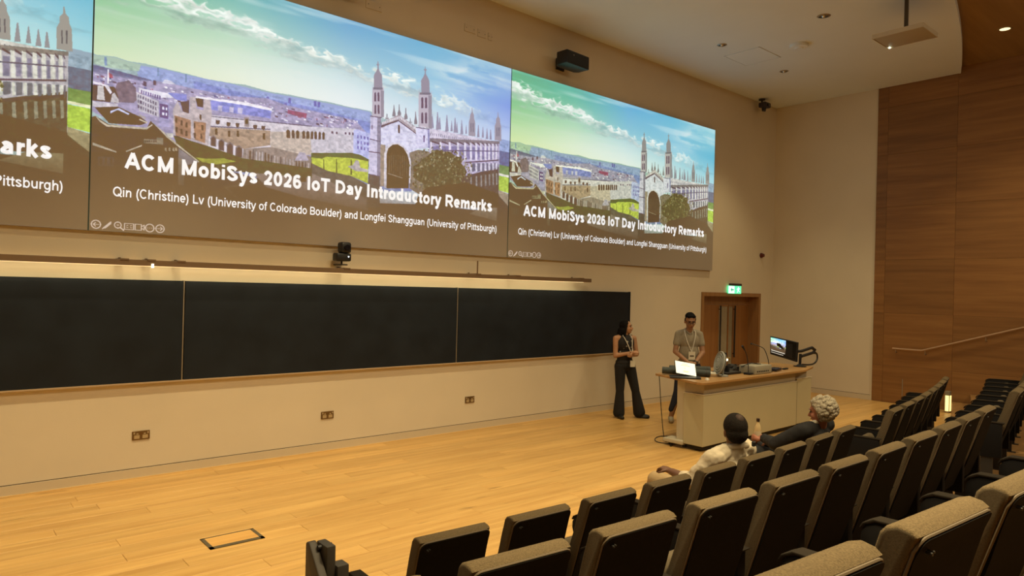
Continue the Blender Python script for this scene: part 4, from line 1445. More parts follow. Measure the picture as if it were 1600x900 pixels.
def paint(variant):
    V, U = np.mgrid[0:IH, 0:IW].astype(float); V /= IH; U /= IW
    if variant == 0:
        G = [[(112, 196, 142), (108, 190, 188), (104, 172, 218), (112, 186, 222), (134, 190, 226)],
             [(152, 212, 160), (180, 222, 196), (160, 208, 222), (140, 200, 232), (128, 160, 238)],
             [(208, 232, 186), (224, 236, 206), (228, 238, 244), (205, 226, 246), (184, 206, 248)]]
    else:
        G = [[(100, 190, 140), (96, 192, 168), (104, 182, 226), (112, 196, 224), (150, 218, 226)],
             [(146, 212, 146), (166, 220, 182), (140, 206, 220), (134, 206, 228), (106, 196, 222)],
             [(214, 238, 164), (222, 240, 186), (226, 242, 212), (196, 236, 226), (158, 220, 230)]]
    G = np.array(G, float) / 255
    gu = U * 4; ui = np.clip(gu.astype(int), 0, 3); fu = (gu - ui)[..., None]
    t = np.clip((1.0 - V) / .40, 0, 1) * 2; ti = np.clip(t.astype(int), 0, 1); ft = (t - ti)[..., None]
    img = (G[ti, ui] * (1 - fu) + G[ti, ui + 1] * fu) * (1 - ft) + (G[ti + 1, ui] * (1 - fu) + G[ti + 1, ui + 1] * fu) * ft
    # clouds: one long ridge and a bright cluster at the upper right
    n1 = fbm(IH, IW, 11, 6, 9); n2 = fbm(IH, IW, 23, 10, 16); n3 = fbm(IH, IW, 5, 3, 22)
    ridge = np.interp(U[0], [0, .1, .2, .3, .41, .54, .68, .8, 1], [.90, .885, .865, .845, .83, .80, .775, .75, .72])[None, :] + (n2 - .5) * .10 + (n1 - .5) * .05
    n4 = fbm(IH, IW, 47, 22, 26, 4); billow = 1 - np.abs(2 * n4 - 1); n5 = fbm(IH, IW, 61, 44, 40, 4)
    d = V - ridge - (billow - .75) * .10
    puff = np.clip(-d / .006, 0, 1) * np.clip(1 + d / (.035 + .06 * n1), 0, 1) * np.clip((n2 - .28) * 5, 0, 1) * np.clip((.97 - U) * 4, 0, 1)
    shade_ = np.clip(1.06 - np.clip(-d, 0, .06) * 4 - (n5 - .5) * .5, .6, 1.08)
    edge = np.clip(1 - np.abs(d + .012) / .030, 0, 1) * np.clip((n2 - .34) * 4, 0, 1) * np.clip((1.0 - U) * 3, 0, 1)
    body = np.clip(1 - np.abs(d + .055) / .06, 0, 1) * np.clip((n1 - .42) * 4, 0, 1)
    img = img * (1 - .30 * body[..., None]) + np.array([.70, .76, .76]) * .30 * body[..., None]
    img = img * (1 - .9 * edge[..., None]) + np.array([.94, .97, .94]) * .9 * edge[..., None]
    glow_ = np.exp(-(((U - .40) / .28) ** 2 + ((V - .66) / .10) ** 2))[..., None]
    img = img * (1 - .45 * glow_) + np.array([.93, .97, .97]) * .45 * glow_
    img = img * (1 - .88 * puff[..., None]) + np.array([.93, .97, .94]) * shade_[..., None] * .88 * puff[..., None]
    wisps = np.clip((n3 - .52) * 5, 0, 1) * np.clip((V - .6) * 3, 0, 1)
    img = img * (1 - .35 * wisps[..., None]) + np.array([.92, .97, .97]) * .35 * wisps[..., None]
    cl = np.exp(-(((U - .86) / .10) ** 2 + ((V - .90 - (n1 - .5) * .1) / .055) ** 2)) * np.clip((n2 - .34) * 6, 0, 1)
    img = img * (1 - .85 * cl[..., None]) + np.array([.93, .96, .95]) * .85 * cl[..., None]
    sh = np.clip((.5 - n2) * 3, 0, 1) * np.clip(1 - np.abs(d + .03) / .04, 0, 1)
    img *= 1 - .16 * sh[..., None]
    land = np.zeros((IH, IW, 3)); 
    keep = img.copy()
    sky_n = 0
    for s in SLIDE:
        c = np.array(s[:3]) / 255; q = s[3:]
        pts = [(q[i] / 1000 * IW, q[i + 1] / 1000 * IH) for i in range(0, len(q), 2)]
        if variant == 1: c = np.clip(c * np.array([1.0, 1.03, .87]) , 0, 1)
        fill(img, pts, c)
    nz = fbm(IH, IW, 31, 160, 110, 3)
    below = (V < .60)[..., None]
    img = np.where(below, img * (1 + (nz[..., None] - .5) * .35), img)
    lin_ = tolin(np.clip(img, 0, 1))
    amb = np.array([.20, .115, .052])
    e = np.maximum(lin_ - amb * np.clip(1.4 - 1.3 * lin_.mean(axis=2, keepdims=True), .55, 1), 0)
    fade = np.clip((V - .15) / .21, 0, 1); fade = fade * fade * (3 - 2 * fade)
    lum = e.mean(axis=2, keepdims=True); e = lum + (e - lum) * .85
    e = e * (.10 + .90 * fade[..., None]) * np.clip(V / .12, 0, 1)[..., None]
    # presenter toolbar icons bottom left, drawn as thin light outlines
    icon = np.array([.42, .36, .32])
    def ring(cx, cy, r, th=1.6):
        m_ = np.abs(np.hypot(U * IW - cx, V * IH - cy) - r) < th; e[m_] = icon
    def seg(x0, y0, x1, y1, th=1.4):
        px, py = U * IW, V * IH; L2 = (x1 - x0) ** 2 + (y1 - y0) ** 2
        tt = np.clip(((px - x0) * (x1 - x0) + (py - y0) * (y1 - y0)) / L2, 0, 1)
        e[np.hypot(px - x0 - tt * (x1 - x0), py - y0 - tt * (y1 - y0)) < th] = icon
    cy = 15.5
    xs_ = [15, 41, 68, 93, 119, 144, 170]
    for k in (0, 5, 6): ring(xs_[k], cy, 10.5)
    seg(9, cy, 21, cy); seg(9, cy, 14, cy + 5); seg(9, cy, 14, cy - 5)
    seg(164, cy, 176, cy); seg(176, cy, 171, cy + 5); seg(176, cy, 171, cy - 5)
    for dx in (-5, 0, 5): seg(144 + dx - .5, cy, 144 + dx + .5, cy, 1.5)
    seg(33, cy - 8, 49, cy + 8, 2.2); seg(30, cy - 11, 34, cy - 8, 1.4); seg(36, cy - 9, 51, cy + 5, 1)
    ring(66, cy + 2, 8); seg(72, cy - 4, 80, cy - 11, 2); seg(63, cy + 2, 69, cy + 2, 1); seg(66, cy - 1, 66, cy + 5, 1)
    for a, b in (((82, cy - 8), (104, cy - 8)), ((104, cy - 8), (104, cy + 8)), ((104, cy + 8), (82, cy + 8)), ((82, cy + 8), (82, cy - 8)),
                 ((108, cy - 8), (123, cy - 8)), ((123, cy - 8), (123, cy + 8)), ((123, cy + 8), (108, cy + 8)), ((108, cy + 8), (108, cy - 8)),
                 ((125, cy - 3), (130, cy - 7)), ((130, cy - 7), (130, cy + 7)), ((130, cy + 7), (125, cy + 3))): seg(*a, *b, 1.2)
    for x in (87, 96): seg(x, cy + 3, x + 4, cy + 3, 1); seg(x, cy - 3, x + 4, cy - 3, 1); seg(x, cy - 3, x, cy + 3, 1)
    out = np.ones((IH, IW, 4), dtype=np.float32); out[..., :3] = tosrgb(np.clip(e, 0, 1))
    im = bpy.data.images.new('slide_picture_%d' % variant, IW, IH, alpha=False, float_buffer=False)
    im.pixels.foreach_set(out.ravel()); im.update(); im.pack()
    return im
def slide_mat(name, im, strength=.98):
    m = bpy.data.materials.new(name); m.use_nodes = True; nt = m.node_tree; n = nt.nodes; L = nt.links; b = n['Principled BSDF']
    b.inputs['Base Color'].default_value = (.40, .35, .30, 1); b.inputs['Roughness'].default_value = .85
    t = n.new('ShaderNodeTexImage'); t.image = im; t.interpolation = 'Cubic'; uvn = n.new('ShaderNodeTexCoord'); L.new(uvn.outputs['UV'], t.inputs[0])
    L.new(t.outputs['Color'], b.inputs['Emission Color']); b.inputs['Emission Strength'].default_value = strength
    return m
IMG0 = paint(0); IMG1 = paint(1)
SM0 = slide_mat('projected_picture', IMG0); SM1 = slide_mat('projected_picture_neutral', IMG1)
m_text = mat('projected_text', (.7, .7, .7), .8, emit=(.86, .93, 1.0), estr=.78)
scr = thing('projection_screen', 'long white wall-mounted projection screen above the blackboards showing the same slide three times', 'screen', (4.04, D, 2.585))
SX0, SX1, SZ0, SZ1 = -4.26, 12.365, 2.585, 5.48
box_obj('screen_panel', m_screen, SX0 - 4.04, SX1 - 4.04, -.055, -.001, 0, SZ1 - SZ0, scr)
def uvplane(name, x0, x1, y_, z0, z1, m, parent):
    bm = NB(); vs = [bm.verts.new(p) for p in ((x0, y_, z0), (x1, y_, z0), (x1, y_, z1), (x0, y_, z1))]
    f = bm.faces.new(vs); uvl = bm.loops.layers.uv.new('UVMap')
    for l, c in zip(f.loops, ((0, 0), (1, 0), (1, 1), (0, 1))): l[uvl].uv = c
    return obj(name, bm, m, parent)
# plain sans-serif lettering built from ribbons along the centre lines of the strokes
def arc_pts(cx, cy, rx, ry, a0, a1, n_=18):
    return [(cx + rx * math.cos(math.radians(a0 + (a1 - a0) * i / n_)), cy + ry * math.sin(math.radians(a0 + (a1 - a0) * i / n_))) for i in range(n_ + 1)]
def soft(pts, sub=6): return [(v.x, v.y) for v in curve_pts([(x, y_, 0) for x, y_ in pts], sub)]
ADV = {}
for k_, v_ in (('A', .70), ('B', .68), ('C', .72), ('D', .72), ('I', .28), ('L', .58), ('M', .84), ('P', .67), ('Q', .78), ('R', .72), ('S', .67), ('T', .61), ('U', .72),
               ('a', .56), ('b', .58), ('c', .53), ('d', .58), ('e', .56), ('f', .31), ('g', .58), ('h', .58), ('i', .25), ('k', .53), ('l', .25), ('m', .86), ('n', .58), ('o', .58),
               ('r', .36), ('s', .52), ('t', .31), ('u', .58), ('v', .52), ('y', .53), ('2', .56), ('0', .56), ('6', .56), ('(', .33), (')', .33), (' ', .28)): ADV[k_] = v_
def strokes(ch, w_):
    W = ADV[ch]; h = w_ / 2; L_ = .065 + h; R_ = W - .065 - h; c = .716; x = .525; l = .035 + h; r = W - .035 - h; m = W / 2
    bowl = lambda a, b: arc_pts((a + b) / 2, x / 2, (b - a) / 2, x / 2 - h + .01, 0, 360, 28)
    S = {
     'A': [[(h * .9, 0), (m, c - h * .2)], [(W - h * .9, 0), (m, c - h * .2)], [(W * .24, .235), (W * .76, .235)]],
     'B': [[(L_, 0), (L_, c)], [(L_, c - h)] + arc_pts(W * .52, c - h - .155, r - W * .52 - .03, .155, 90, -90) + [(L_, c - h - .31)], [(L_, c - h - .31)] + arc_pts(W * .54, (c - .31) / 2, r - W * .54, (c - .31) / 2 - h, 90, -90) + [(L_, h)]],
     'C': [arc_pts(m + .01, c / 2, m - .035 - h, c / 2 - h + .01, 42, 318, 28)],
     'D': [[(L_, 0), (L_, c)], [(L_, c - h)] + arc_pts(W * .42, c / 2, r - W * .42, c / 2 - h, 90, -90) + [(L_, h)]],
     'I': [[(m, 0), (m, c)]], 'l': [[(m, 0), (m, c)]], 'L': [[(L_, 0), (L_, c)], [(L_, h), (W - .03, h)]],
     'M': [[(L_, 0), (L_, c)], [(R_, 0), (R_, c)], [(L_ - h * .2, c - h * .3), (m, h * .6)], [(R_ + h * .2, c - h * .3), (m, h * .6)]],
     'P': [[(L_, 0), (L_, c)], [(L_, c - h)] + arc_pts(W * .54, c - h - .175, r - W * .54, .175, 90, -90) + [(L_, c - h - .35)]],
     'R': [[(L_, 0), (L_, c)], [(L_, c - h)] + arc_pts(W * .54, c - h - .165, r - W * .54 - .02, .165, 90, -90) + [(L_, c - h - .33)], [(W * .50, c - h - .33), (W - h - .01, 0)]],
     'Q': [arc_pts(m, c / 2, m - .035 - h, c / 2 - h + .01, 0, 360, 30), [(m + .06, .19), (W - .04, -.02)]],
     'S': [soft([(r - .02, .53), (m + .10, c - h - .02), (m - .08, c - h), (l + .02, .55), (m, .375), (r, .20), (m + .08, h), (m - .10, h + .01), (l, .19)])],
     'T': [[(.02, c - h), (W - .02, c - h)], [(m, 0), (m, c)]],
     'U': [[(L_, c), (L_, .26)] + arc_pts(m, .26, m - L_, .26 - h + .01, 180, 360) + [(R_, c)]],
     'a': [soft([(l + .01, x - .15), (m - .04, x - h), (R_ - .02, x - .14), (R_, x - .30)]) + [(R_, .02)], soft([(R_, x - .215), (m - .02, x - .245), (l, .14), (m - .07, h), (R_ - .03, .10), (R_, .18)])],
     'b': [[(L_, 0), (L_, c)], bowl(L_, r)], 'd': [[(R_, 0), (R_, c)], bowl(l, R_)],
     'c': [arc_pts(m + .01, x / 2, m - .03 - h, x / 2 - h + .01, 45, 315, 24)],
     'e': [arc_pts(m, x / 2, m - .035 - h, x / 2 - h + .01, -4, -4, 1)[:0] + arc_pts(m, x / 2, m - .035 - h, x / 2 - h + .01, 0, 318, 26), [(l, x / 2), (r + h * .8, x / 2)]],
     'f': [[(W * .47, 0), (W * .47, .56)] + soft([(W * .47, .57), (W * .56, c - h - .01), (W - .0, c - h)]), [(.01, x - h), (W - .02, x - h)]],
     'g': [bowl(l, R_), [(R_, x), (R_, .0)] + soft([(R_, -.02), (m + .06, -.20 + h * .6), (m - .10, -.20 + h * .6), (l + .02, -.10)])],
     'h': [[(L_, 0), (L_, c)], soft([(L_, .30), (m - .02, x - h - .01), (R_ - .02, x - .12), (R_, x - .24)]) + [(R_, 0)]],
     'i': [[(m, 0), (m, x - .01)], [(m, c - .105), (m, c)]],
     'k': [[(L_, 0), (L_, c)], [(W - h - .02, x), (L_, .19)], [(L_ + .09, .26), (W - h, 0)]],
     'm': [[(L_, 0), (L_, x)], soft([(L_, .30), (W * .33, x - h), (m - .01, x - .12), (m, x - .22)]) + [(m, 0)], soft([(m, .30), (W * .75, x - h), (R_ - .01, x - .12), (R_, x - .22)]) + [(R_, 0)]],
     'n': [[(L_, 0), (L_, x)], soft([(L_, .30), (m - .02, x - h - .01), (R_ - .02, x - .12), (R_, x - .24)]) + [(R_, 0)]],
     'o': [bowl(l, r)], 'r': [[(L_, 0), (L_, x)], soft([(L_, .30), (L_ + .08, x - h - .03), (W - .0, x - h - .01)])],
     's': [soft([(r - .01, x - .14), (m + .06, x - h - .01), (m - .07, x - h), (l + .01, x - .14), (m, x / 2 + .005), (r, .145), (m + .06, h), (m - .08, h + .01), (l, .135)])],
     't': [[(W * .45, c - .06), (W * .45, .14)] + soft([(W * .45, .13), (W * .56, h + .01), (W - .02, h)]), [(.0, x - h), (W - .02, x - h)]],
     'u': [[(R_, 0), (R_, x)], [(L_, x), (L_, .20)] + soft([(L_, .18), (m - .05, h), (R_ - .03, .12), (R_, .22)])],
     'v': [[(h * .9, x), (m, 0)], [(W - h * .9, x), (m, 0)]],
     'y': [[(h * .9, x), (m, .01)], [(W - h * .9, x), (m - .03, -.08)] + soft([(m - .035, -.09), (m - .09, -.19 + h * .5), (m - .20, -.20 + h)])],
     '2': [soft([(l, .50), (l + .08, c - h - .03), (m + .02, c - h), (r - .01, c - .20), (m + .04, .27), (l + .01, h + .01)]), [(l - h * .6, h), (r + h * .6, h)]],
     '0': [arc_pts(m, c / 2, m - .035 - h, c / 2 - h + .01, 0, 360, 30)],
     '6': [arc_pts(m, .235, m - .035 - h, .245 - h, 0, 360, 26), soft([(r - .03, .57), (m + .05, c - h), (l + .05, .58), (l, .36), (l, .24)])],
     '(': [arc_pts(W + .10, .255, W + .03 - h - .02, .50, 118, 242, 14)], ')': [arc_pts(-.10, .255, W + .03 - h - .02, .50, 62, -62, 14)], ' ': []}
    return S[ch]
def text_mesh(name, body, x0, x1, zb_, cap, m, parent, y_, wt):
    vs, ff = [], []; pen = 0.0; k = 0
    for ch in body:
        for pts in strokes(ch, wt):
            pts = [p for i, p in enumerate(pts) if i == 0 or abs(p[0] - pts[i - 1][0]) + abs(p[1] - pts[i - 1][1]) > 1e-5]
            base = len(vs); n_ = len(pts); closed = abs(pts[0][0] - pts[-1][0]) + abs(pts[0][1] - pts[-1][1]) < 1e-4
            for i, p in enumerate(pts):
                a = pts[i - 1] if i else (pts[-2] if closed else pts[0]); b = pts[i + 1] if i < n_ - 1 else (pts[1] if closed else pts[-1])
                dx, dy = b[0] - a[0], b[1] - a[1]; q = math.hypot(dx, dy) or 1
                nx, ny = -dy / q * wt / 2, dx / q * wt / 2
                vs += [(pen + p[0] + nx, p[1] + ny, k), (pen + p[0] - nx, p[1] - ny, k)]
            for i in range(n_ - 1): ff.append((base + 2 * i, base + 2 * i + 2, base + 2 * i + 3, base + 2 * i + 1))
            k += 1
        pen += ADV[ch]
    s = (x1 - x0) / (pen - .05); sz = cap / .716
    vs = [(x0 + (a - .03) * s, y_ - .00001 * (c % 5), zb_ + b * sz) for a, b, c in vs]
    me = bpy.data.meshes.new(name); me.from_pydata(vs, [], ff); me.materials.append(m)
    r = bpy.data.objects.new(name, me); COL.objects.link(r); r.parent = parent; return r
for sx, sm in ((-4.25, SM1), (1.285, SM0), (6.820, SM1)):
    ox = sx - 4.04
    sl = uvplane('projected_slide', ox + .007, ox + 5.528, -.0575, .004, SZ1 - SZ0 - .004, sm, scr)
    text_mesh('title_lettering', 'ACM MobiSys 2026 IoT Day Introductory Remarks', ox + .315, ox + 5.215, .668, .168, m_text, sl, -.060, .156)
    text_mesh('subtitle_lettering', 'Qin (Christine) Lv (University of Colorado Boulder) and Longfei Shangguan (University of Pittsburgh)', ox + .21, ox + 5.315, .368, .098, m_text, sl, -.060, .105)
m_seam = mat('screen_seam', (.05, .09, .09), .7)
for x in (1.285, 6.820): box_obj('seam_strip', m_seam, x - 4.04 - .006, x - 4.04 + .006, -.0565, -.054, .0, SZ1 - SZ0, scr)

# ---------------------------------------------------------------- blackboards
BX = [-1.5, 2.21, 5.915, 9.784]
for i, lab in enumerate(['dark blackboard panel at the left edge, left of the first pale joint', 'dark middle blackboard panel between the two pale joints', 'dark right blackboard panel beside the standing woman']):
    t = thing('blackboard', lab, 'blackboard', (BX[i], D, 1.0), 0, 'row of wall blackboards under the strip light')
    wd = BX[i + 1] - BX[i]
    box_obj('writing_surface', m_chalk, .012, wd - .012, -.045, -.001, .02, 1.10, t)
    bm = NB(); bx(bm, wd - .012, wd, -.052, -.001, .0, 1.104)
    if i == 2: obj('edge_trim', bm, m_chalk, t)
    else: obj('edge_trim', bm, m_alu, t)
    bm = NB(); bx(bm, .0, wd, -.058, -.001, .004, .018); obj('chalk_ledge', bm, mat('ledge_wood', (.46, .34, .22), .6), t)

# ---------------------------------------------------------------- strip light rail
rl = thing('strip_light_rail', 'long bronze light rail on brackets above the blackboards with a warm glow underneath', 'light', (2.3, 7.875, 2.238))
m_rail = mat('rail_bronze', (.20, .13, .075), .55, .2)
bm = NB(); bx(bm, -6.9, 6.23, -.03, .03, .008, .068); bev(bm, .004, 1); obj('rail_housing', bm, m_rail, rl)
box_obj('led_strip', mat('led_diffuser', (.8, .7, .5), .5, emit=(1, .74, .36), estr=.9), -6.8, 6.05, -.016, .016, .001, .0085, rl)
for x in (-6.0, -3.1, -.72, -.47, -.18, 1.75, 3.83, 4.6, 6.0):
    bm = NB(); bx(bm, x - .04, x + .04, -.038, .211, .060, .076); bx(bm, x - .012, x + .012, .201, .211, .03, .09); obj('wall_bracket', bm, m_rail, rl)
bm = NB(); cyl(bm, (3.83, 0, .07), (3.83, 0, .26), .010, n=8); obj('support_rod', bm, m_rail, rl)
box_obj('indicator_lamp', mat('tiny_lamp', (1, .9, .7), .5, emit=(1, .85, .55), estr=6), -.47, -.45, -.036, -.031, -.01, .03, rl)

# ---------------------------------------------------------------- wall devices
t = thing('tracking_camera', 'small black pan tilt camera on the shelf bracket above the light rail', 'camera', (4.0, 7.90, 2.345))
bm = NB(); cyl(bm, (0, 0, 0), (0, 0, .014), .075, n=20); cyl(bm, (0, .0, .01), (0, .0, .05), .012, n=8); bx(bm, -.02, .02, 0, .186, .0, .012); obj('mount_plate', bm, m_dark, t)
bm = NB(); bx(bm, -.10, .10, -.07, .06, .05, .15); bev(bm, .02, 3); b_ = obj('camera_base', bm, m_black, t, smooth=True)
bm = NB(); bx(bm, -.04, .10, -.07, .06, .152, .29); bev(bm, .03, 3); b_ = obj('camera_head', bm, m_black, t, smooth=True)
bm = NB(); cyl(bm, (.03, -.07, .22), (.03, -.098, .22), .036, n=20); obj('lens', bm, mat('lens_glass', (.01, .01, .015), .1, spec=.9), b_, smooth=True)
box_obj('status_light', mat('white_led', (1, 1, 1), .5, emit=(.8, .9, 1), estr=3), .05, .065, -.073, -.07, .10, .115, t)

def speaker(loc, label, rz):
    t = thing('loudspeaker', label, 'loudspeaker', loc, rz, 'black loudspeakers high on the front wall')
    bm = NB(); ext(bm, [(-.27, -.10), (.27, -.10), (.27, .12), (.20, .18), (-.20, .18), (-.27, .12)], 'z', -.105, .105); bev(bm, .012, 2)
    obj('cabinet', bm, m_black, t, smooth=True)
    bm = NB(); bx(bm, -.25, .25, -.110, -.101, -.085, .085); bev(bm, .006, 1)
    obj('grille', bm, mat('speaker_grille', (.022, .024, .030), .8, bump=(400, .5)), t)
    bm = NB(); bx(bm, -.03, .03, .18, .30, -.04, .04); bx(bm, -.09, .09, .28, .305, -.09, .09); obj('wall_bracket', bm, m_dark, t)
    bm = NB(); cyl(bm, (-.12, -.111, .04), (-.12, -.113, .04), .010, n=12); obj('badge', bm, m_alu, t)
    return t
speaker((7.90, 7.775, 5.79), 'black loudspeaker on the wall above the right-hand slide', math.radians(3))
speaker((3.92, 7.775, 5.87), 'black loudspeaker cut by the top edge above the middle slide', math.radians(0))
m_plate = mat('plate_paint', (.66, .58, .45), .7)
for x0, x1, z, lab in [(4.34, 4.58, 5.72, 'small painted wall plate beside the topmost loudspeaker'), (5.94, 6.14, 5.84, 'left of three painted wall plates above the middle slide'),
                       (6.18, 6.34, 5.825, 'middle of three painted wall plates above the middle slide'), (6.38, 6.46, 5.82, 'smallest, rightmost of three painted wall plates above the middle slide')]:
    t = thing('wall_plate', lab, 'plate', ((x0 + x1) / 2, D, z), 0, 'painted plates above the middle slide'); h = (x1 - x0) / 2
    bm = NB(); bx(bm, -h, h, -.012, -.001, 0, .11); bev(bm, .003, 1); obj('cover', bm, m_plate, t)
    bm = NB()
    for sx_ in (-h * .7, h * .7): cyl(bm, (sx_, -.012, .055), (sx_, -.014, .055), .006, n=8)
    obj('screw', bm, m_dark, t)

t = thing('exit_sign', 'lit green and white emergency exit sign above the double door', 'sign', (13.25, D, 2.125))
box_obj('sign_housing', m_dark, -.16, .24, -.07, -.001, .165, .215, t)
box_obj('sign_panel', mat('exit_green_lit', (.1, .5, .3), .4, emit=(.10, .80, .36), estr=1.3), -.25, .25, -.05, -.030, -.0, .165, t)
m_wlit = mat('exit_white_lit', (.8, .9, .9), .4, emit=(.62, 1, .86), estr=1.3)
bm = NB(); bx(bm, -.245, -.02, -.052, -.050, .005, .16); obj('door_pictogram', bm, m_wlit, t)
bm = NB()
ext(bm, [(-.17, .082), (-.12, .13), (-.12, .096), (-.05, .096), (-.05, .068), (-.12, .068), (-.12, .034)], 'y', -.0545, -.052)
obj('arrow_pictogram', bm, mat('exit_green_mark', (.03, .25, .12), .4, emit=(.06, .42, .22), estr=1), t)
bm = NB(); cyl(bm, (.135, -.053, .137), (.135, -.050, .137), .014, n=12)
for pts in ([(.10, .115), (.165, .12), (.15, .07), (.115, .065)], [(.115, .07), (.135, .07), (.10, .02), (.08, .02)], [(.135, .07), (.152, .07), (.178, .045), (.20, .05), (.20, .04), (.17, .032)], [(.16, .12), (.20, .10), (.195, .09), (.155, .105)], [(.10, .115), (.07, .09), (.075, .082), (.108, .10)]):
    ext(bm, pts, 'y', -.053, -.050)
obj('running_figure', bm, m_wlit, t)

t = thing('alarm_sounder', 'small dark red alarm sounder on the wall between screen and corner', 'alarm', (14.37, D, 3.0))
bm = NB(); cyl(bm, (0, -.001, 0), (0, -.03, 0), .055, n=20); obj('back_plate', bm, mat('dark_red', (.10, .012, .008), .5), t, smooth=True)
bm = NB(); cyl(bm, (0, -.03, 0), (0, -.075, 0), .045, .036, n=20); obj('sounder_dome', bm, mat('dark_red', (.10, .012, .008), .5), t, smooth=True)

t = thing('security_camera', 'small dark security camera hanging near the ceiling corner', 'camera', (13.98, 7.93, 6.24))
bm = NB(); cyl(bm, (0, 0, .06), (0, 0, .175), .02, n=10); cyl(bm, (0, 0, .155), (0, 0, .178), .07, n=16); obj('ceiling_mount', bm, m_dark, t, smooth=True)
bm = NB(); bx(bm, -.10, .14, -.14, .03, -.02, .09); bev(bm, .02, 2); hd = obj('camera_body', bm, mat('dusk_plastic', (.03, .025, .04), .4), t, smooth=True)
bm = NB(); cyl(bm, (.02, -.14, .035), (.02, -.16, .035), .035, n=16); obj('lens', bm, MATS['lens_glass'], hd, smooth=True)
bm = NB(); cyl(bm, (-.02, -.06, -.10), (-.02, -.06, -.02), .04, .05, n=14); obj('infrared_lamp', bm, m_black, t, smooth=True)

m_sock = mat('socket_brass', (.20, .13, .06), .35, .8); m_sw = mat('socket_insert', (.44, .33, .18), .5)
for x, lab in [(1.745, 'metal double socket low on the wall nearest the left edge'), (3.869, 'metal double socket low on the wall below the middle blackboard'), (6.128, 'metal double socket low on the wall below the right blackboard')]:
    t = thing('wall_socket', lab, 'socket', (x + .08, D, .405), 0, 'double sockets along the front wall')
    bm = NB(); bx(bm, -.085, .085, -.012, -.001, 0, .094); bev(bm, .003, 1); obj('socket_plate', bm, m_sock, t)
    for s in (-1, 1):
        bm = NB(); bx(bm, s * .04 - .026, s * .04 + .026, -.0135, -.012, .012, .050); obj('socket_outlet', bm, m_sw, t)
        bm = NB(); bx(bm, s * .066 - .008, s * .066 + .008, -.017, -.012, .062, .082); obj('rocker_switch', bm, m_sw, t)
        bm = NB(); bx(bm, s * .035 - .010, s * .035 + .010, -.0145, -.012, .056, .070); obj('outlet_shutter', bm, m_sw, t)

# ---------------------------------------------------------------- ceiling fixtures
def downlight(x, y_, z, lit, lab, grp, big=.085):
    t = thing('downlight', lab, 'ceiling light', (x, y_, z), 0, grp)
    bm = NB()
    n_ = 24; ro, ri = big, big * .72
    o1 = [bm.verts.new((ro * math.cos(2 * PI * i / n_), ro * math.sin(2 * PI * i / n_), -.001)) for i in range(n_)]
    o2 = [bm.verts.new((ri * math.cos(2 * PI * i / n_), ri * math.sin(2 * PI * i / n_), -.012)) for i in range(n_)]
    for i in range(n_): bm.faces.new((o1[i], o1[(i + 1) % n_], o2[(i + 1) % n_], o2[i]))
    obj('trim_ring', bm, m_steel if not lit else mat('brass_ring', (.4, .3, .15), .4, .6), t, smooth=True)
    bm = NB(); cyl(bm, (0, 0, -.001), (0, 0, -.006 if not lit else -.010), ri, n=n_)
    obj('lamp_lens', bm, mat('downlight_lit', (1, .9, .6), .5, emit=(1, .84, .46), estr=1.6) if lit else mat('downlight_off', (.03, .03, .035), .2, spec=.8), t)
    if not lit:
        bm = NB(); cyl(bm, (.0, 0, -.03), (.0, 0, -.006), .02, .034, n=12); obj('lamp_bulb', bm, mat('bulb_chrome', (.6, .6, .6), .15, .9), t, smooth=True)
    return t
downlight(10.454, 6.707, ZC, False, 'small unlit downlight at the left of the ceiling above the screen', 'unlit downlights in the white ceiling')
downlight(10.457, 4.939, ZC, False, 'small unlit downlight highest in the photo on the white ceiling', 'unlit downlights in the white ceiling', .10)
downlight(12.52, 6.659, ZC, False, 'small unlit downlight nearest the ceiling corner', 'unlit downlights in the white ceiling')
downlight(13.296, 3.295, ZC + .12, True, 'glowing round downlight in the dark wood ceiling', 'lit downlights', .105)
t = thing('smoke_detector', 'round white detector disc standing proud of the white ceiling', 'detector', (11.36, 5.78, ZC))
bm = NB(); cyl(bm, (0, 0, -.055), (0, 0, -.001), .145, .15, n=32); bev(bm, .006, 2, [e for e in bm.edges if all(v.co.z < -.05 for v in e.verts)]); obj('detector_body', bm, m_ceil, t, smooth=True)
bm = NB(); cyl(bm, (0, 0, -.075), (0, 0, -.05), .06, .075, n=24); obj('detector_dome', bm, m_ceil, t, smooth=True)
t = thing('ceiling_hatch', 'square flush access hatch in the white ceiling beside the detector', 'hatch', (11.35, 6.65, ZC))
bm = NB(); bx(bm, -.36, .36, -.33, .33, -.006, -.001); obj('hatch_panel', bm, m_ceil, t)
bm = NB()
for a in ((-.375, .375, -.345, -.333), (-.375, .375, .333, .345), (-.375, -.363, -.345, .345), (.363, .375, -.345, .345)): bx(bm, a[0], a[1], a[2], a[3], -.010, -.001)
obj('hatch_frame', bm, m_ceil, t)
t = thing('ceiling_projector_panel', 'flat grey box hanging from the white ceiling on a dark pole', 'ceiling unit', (10.80, 3.90, 5.90))  # slab for the suspended ceiling projector
bm = NB(); bx(bm, -.28, .28, -.33, .33, 0, .055); bev(bm, .008, 2); obj('panel_body', bm, mat('panel_grey', (.40, .35, .27), .6), t, smooth=True)
bm = NB()
for a in ((-.290, -.281, -.331, .331), (.281, .290, -.331, .331), (-.290, .290, -.340, -.331), (-.290, .290, .331, .340)): bx(bm, *a, -.004, .060)
obj('panel_rim', bm, mat('panel_rim_paint', (.55, .49, .38), .5), t)
bm = NB(); cyl(bm, (-.10, -.05, .05), (-.10, -.05, .60), .028, n=14); bx(bm, -.16, -.04, -.11, .01, .05, .07); obj('hanging_pole', bm, mat('pole_brown', (.07, .05, .03), .5, .3), t, smooth=True)
box_obj('status_light', mat('status_led', (.9, 1, .8), .5, emit=(.9, 1, .75), estr=9), .245, .27, .29, .315, -.010, -.004, t)

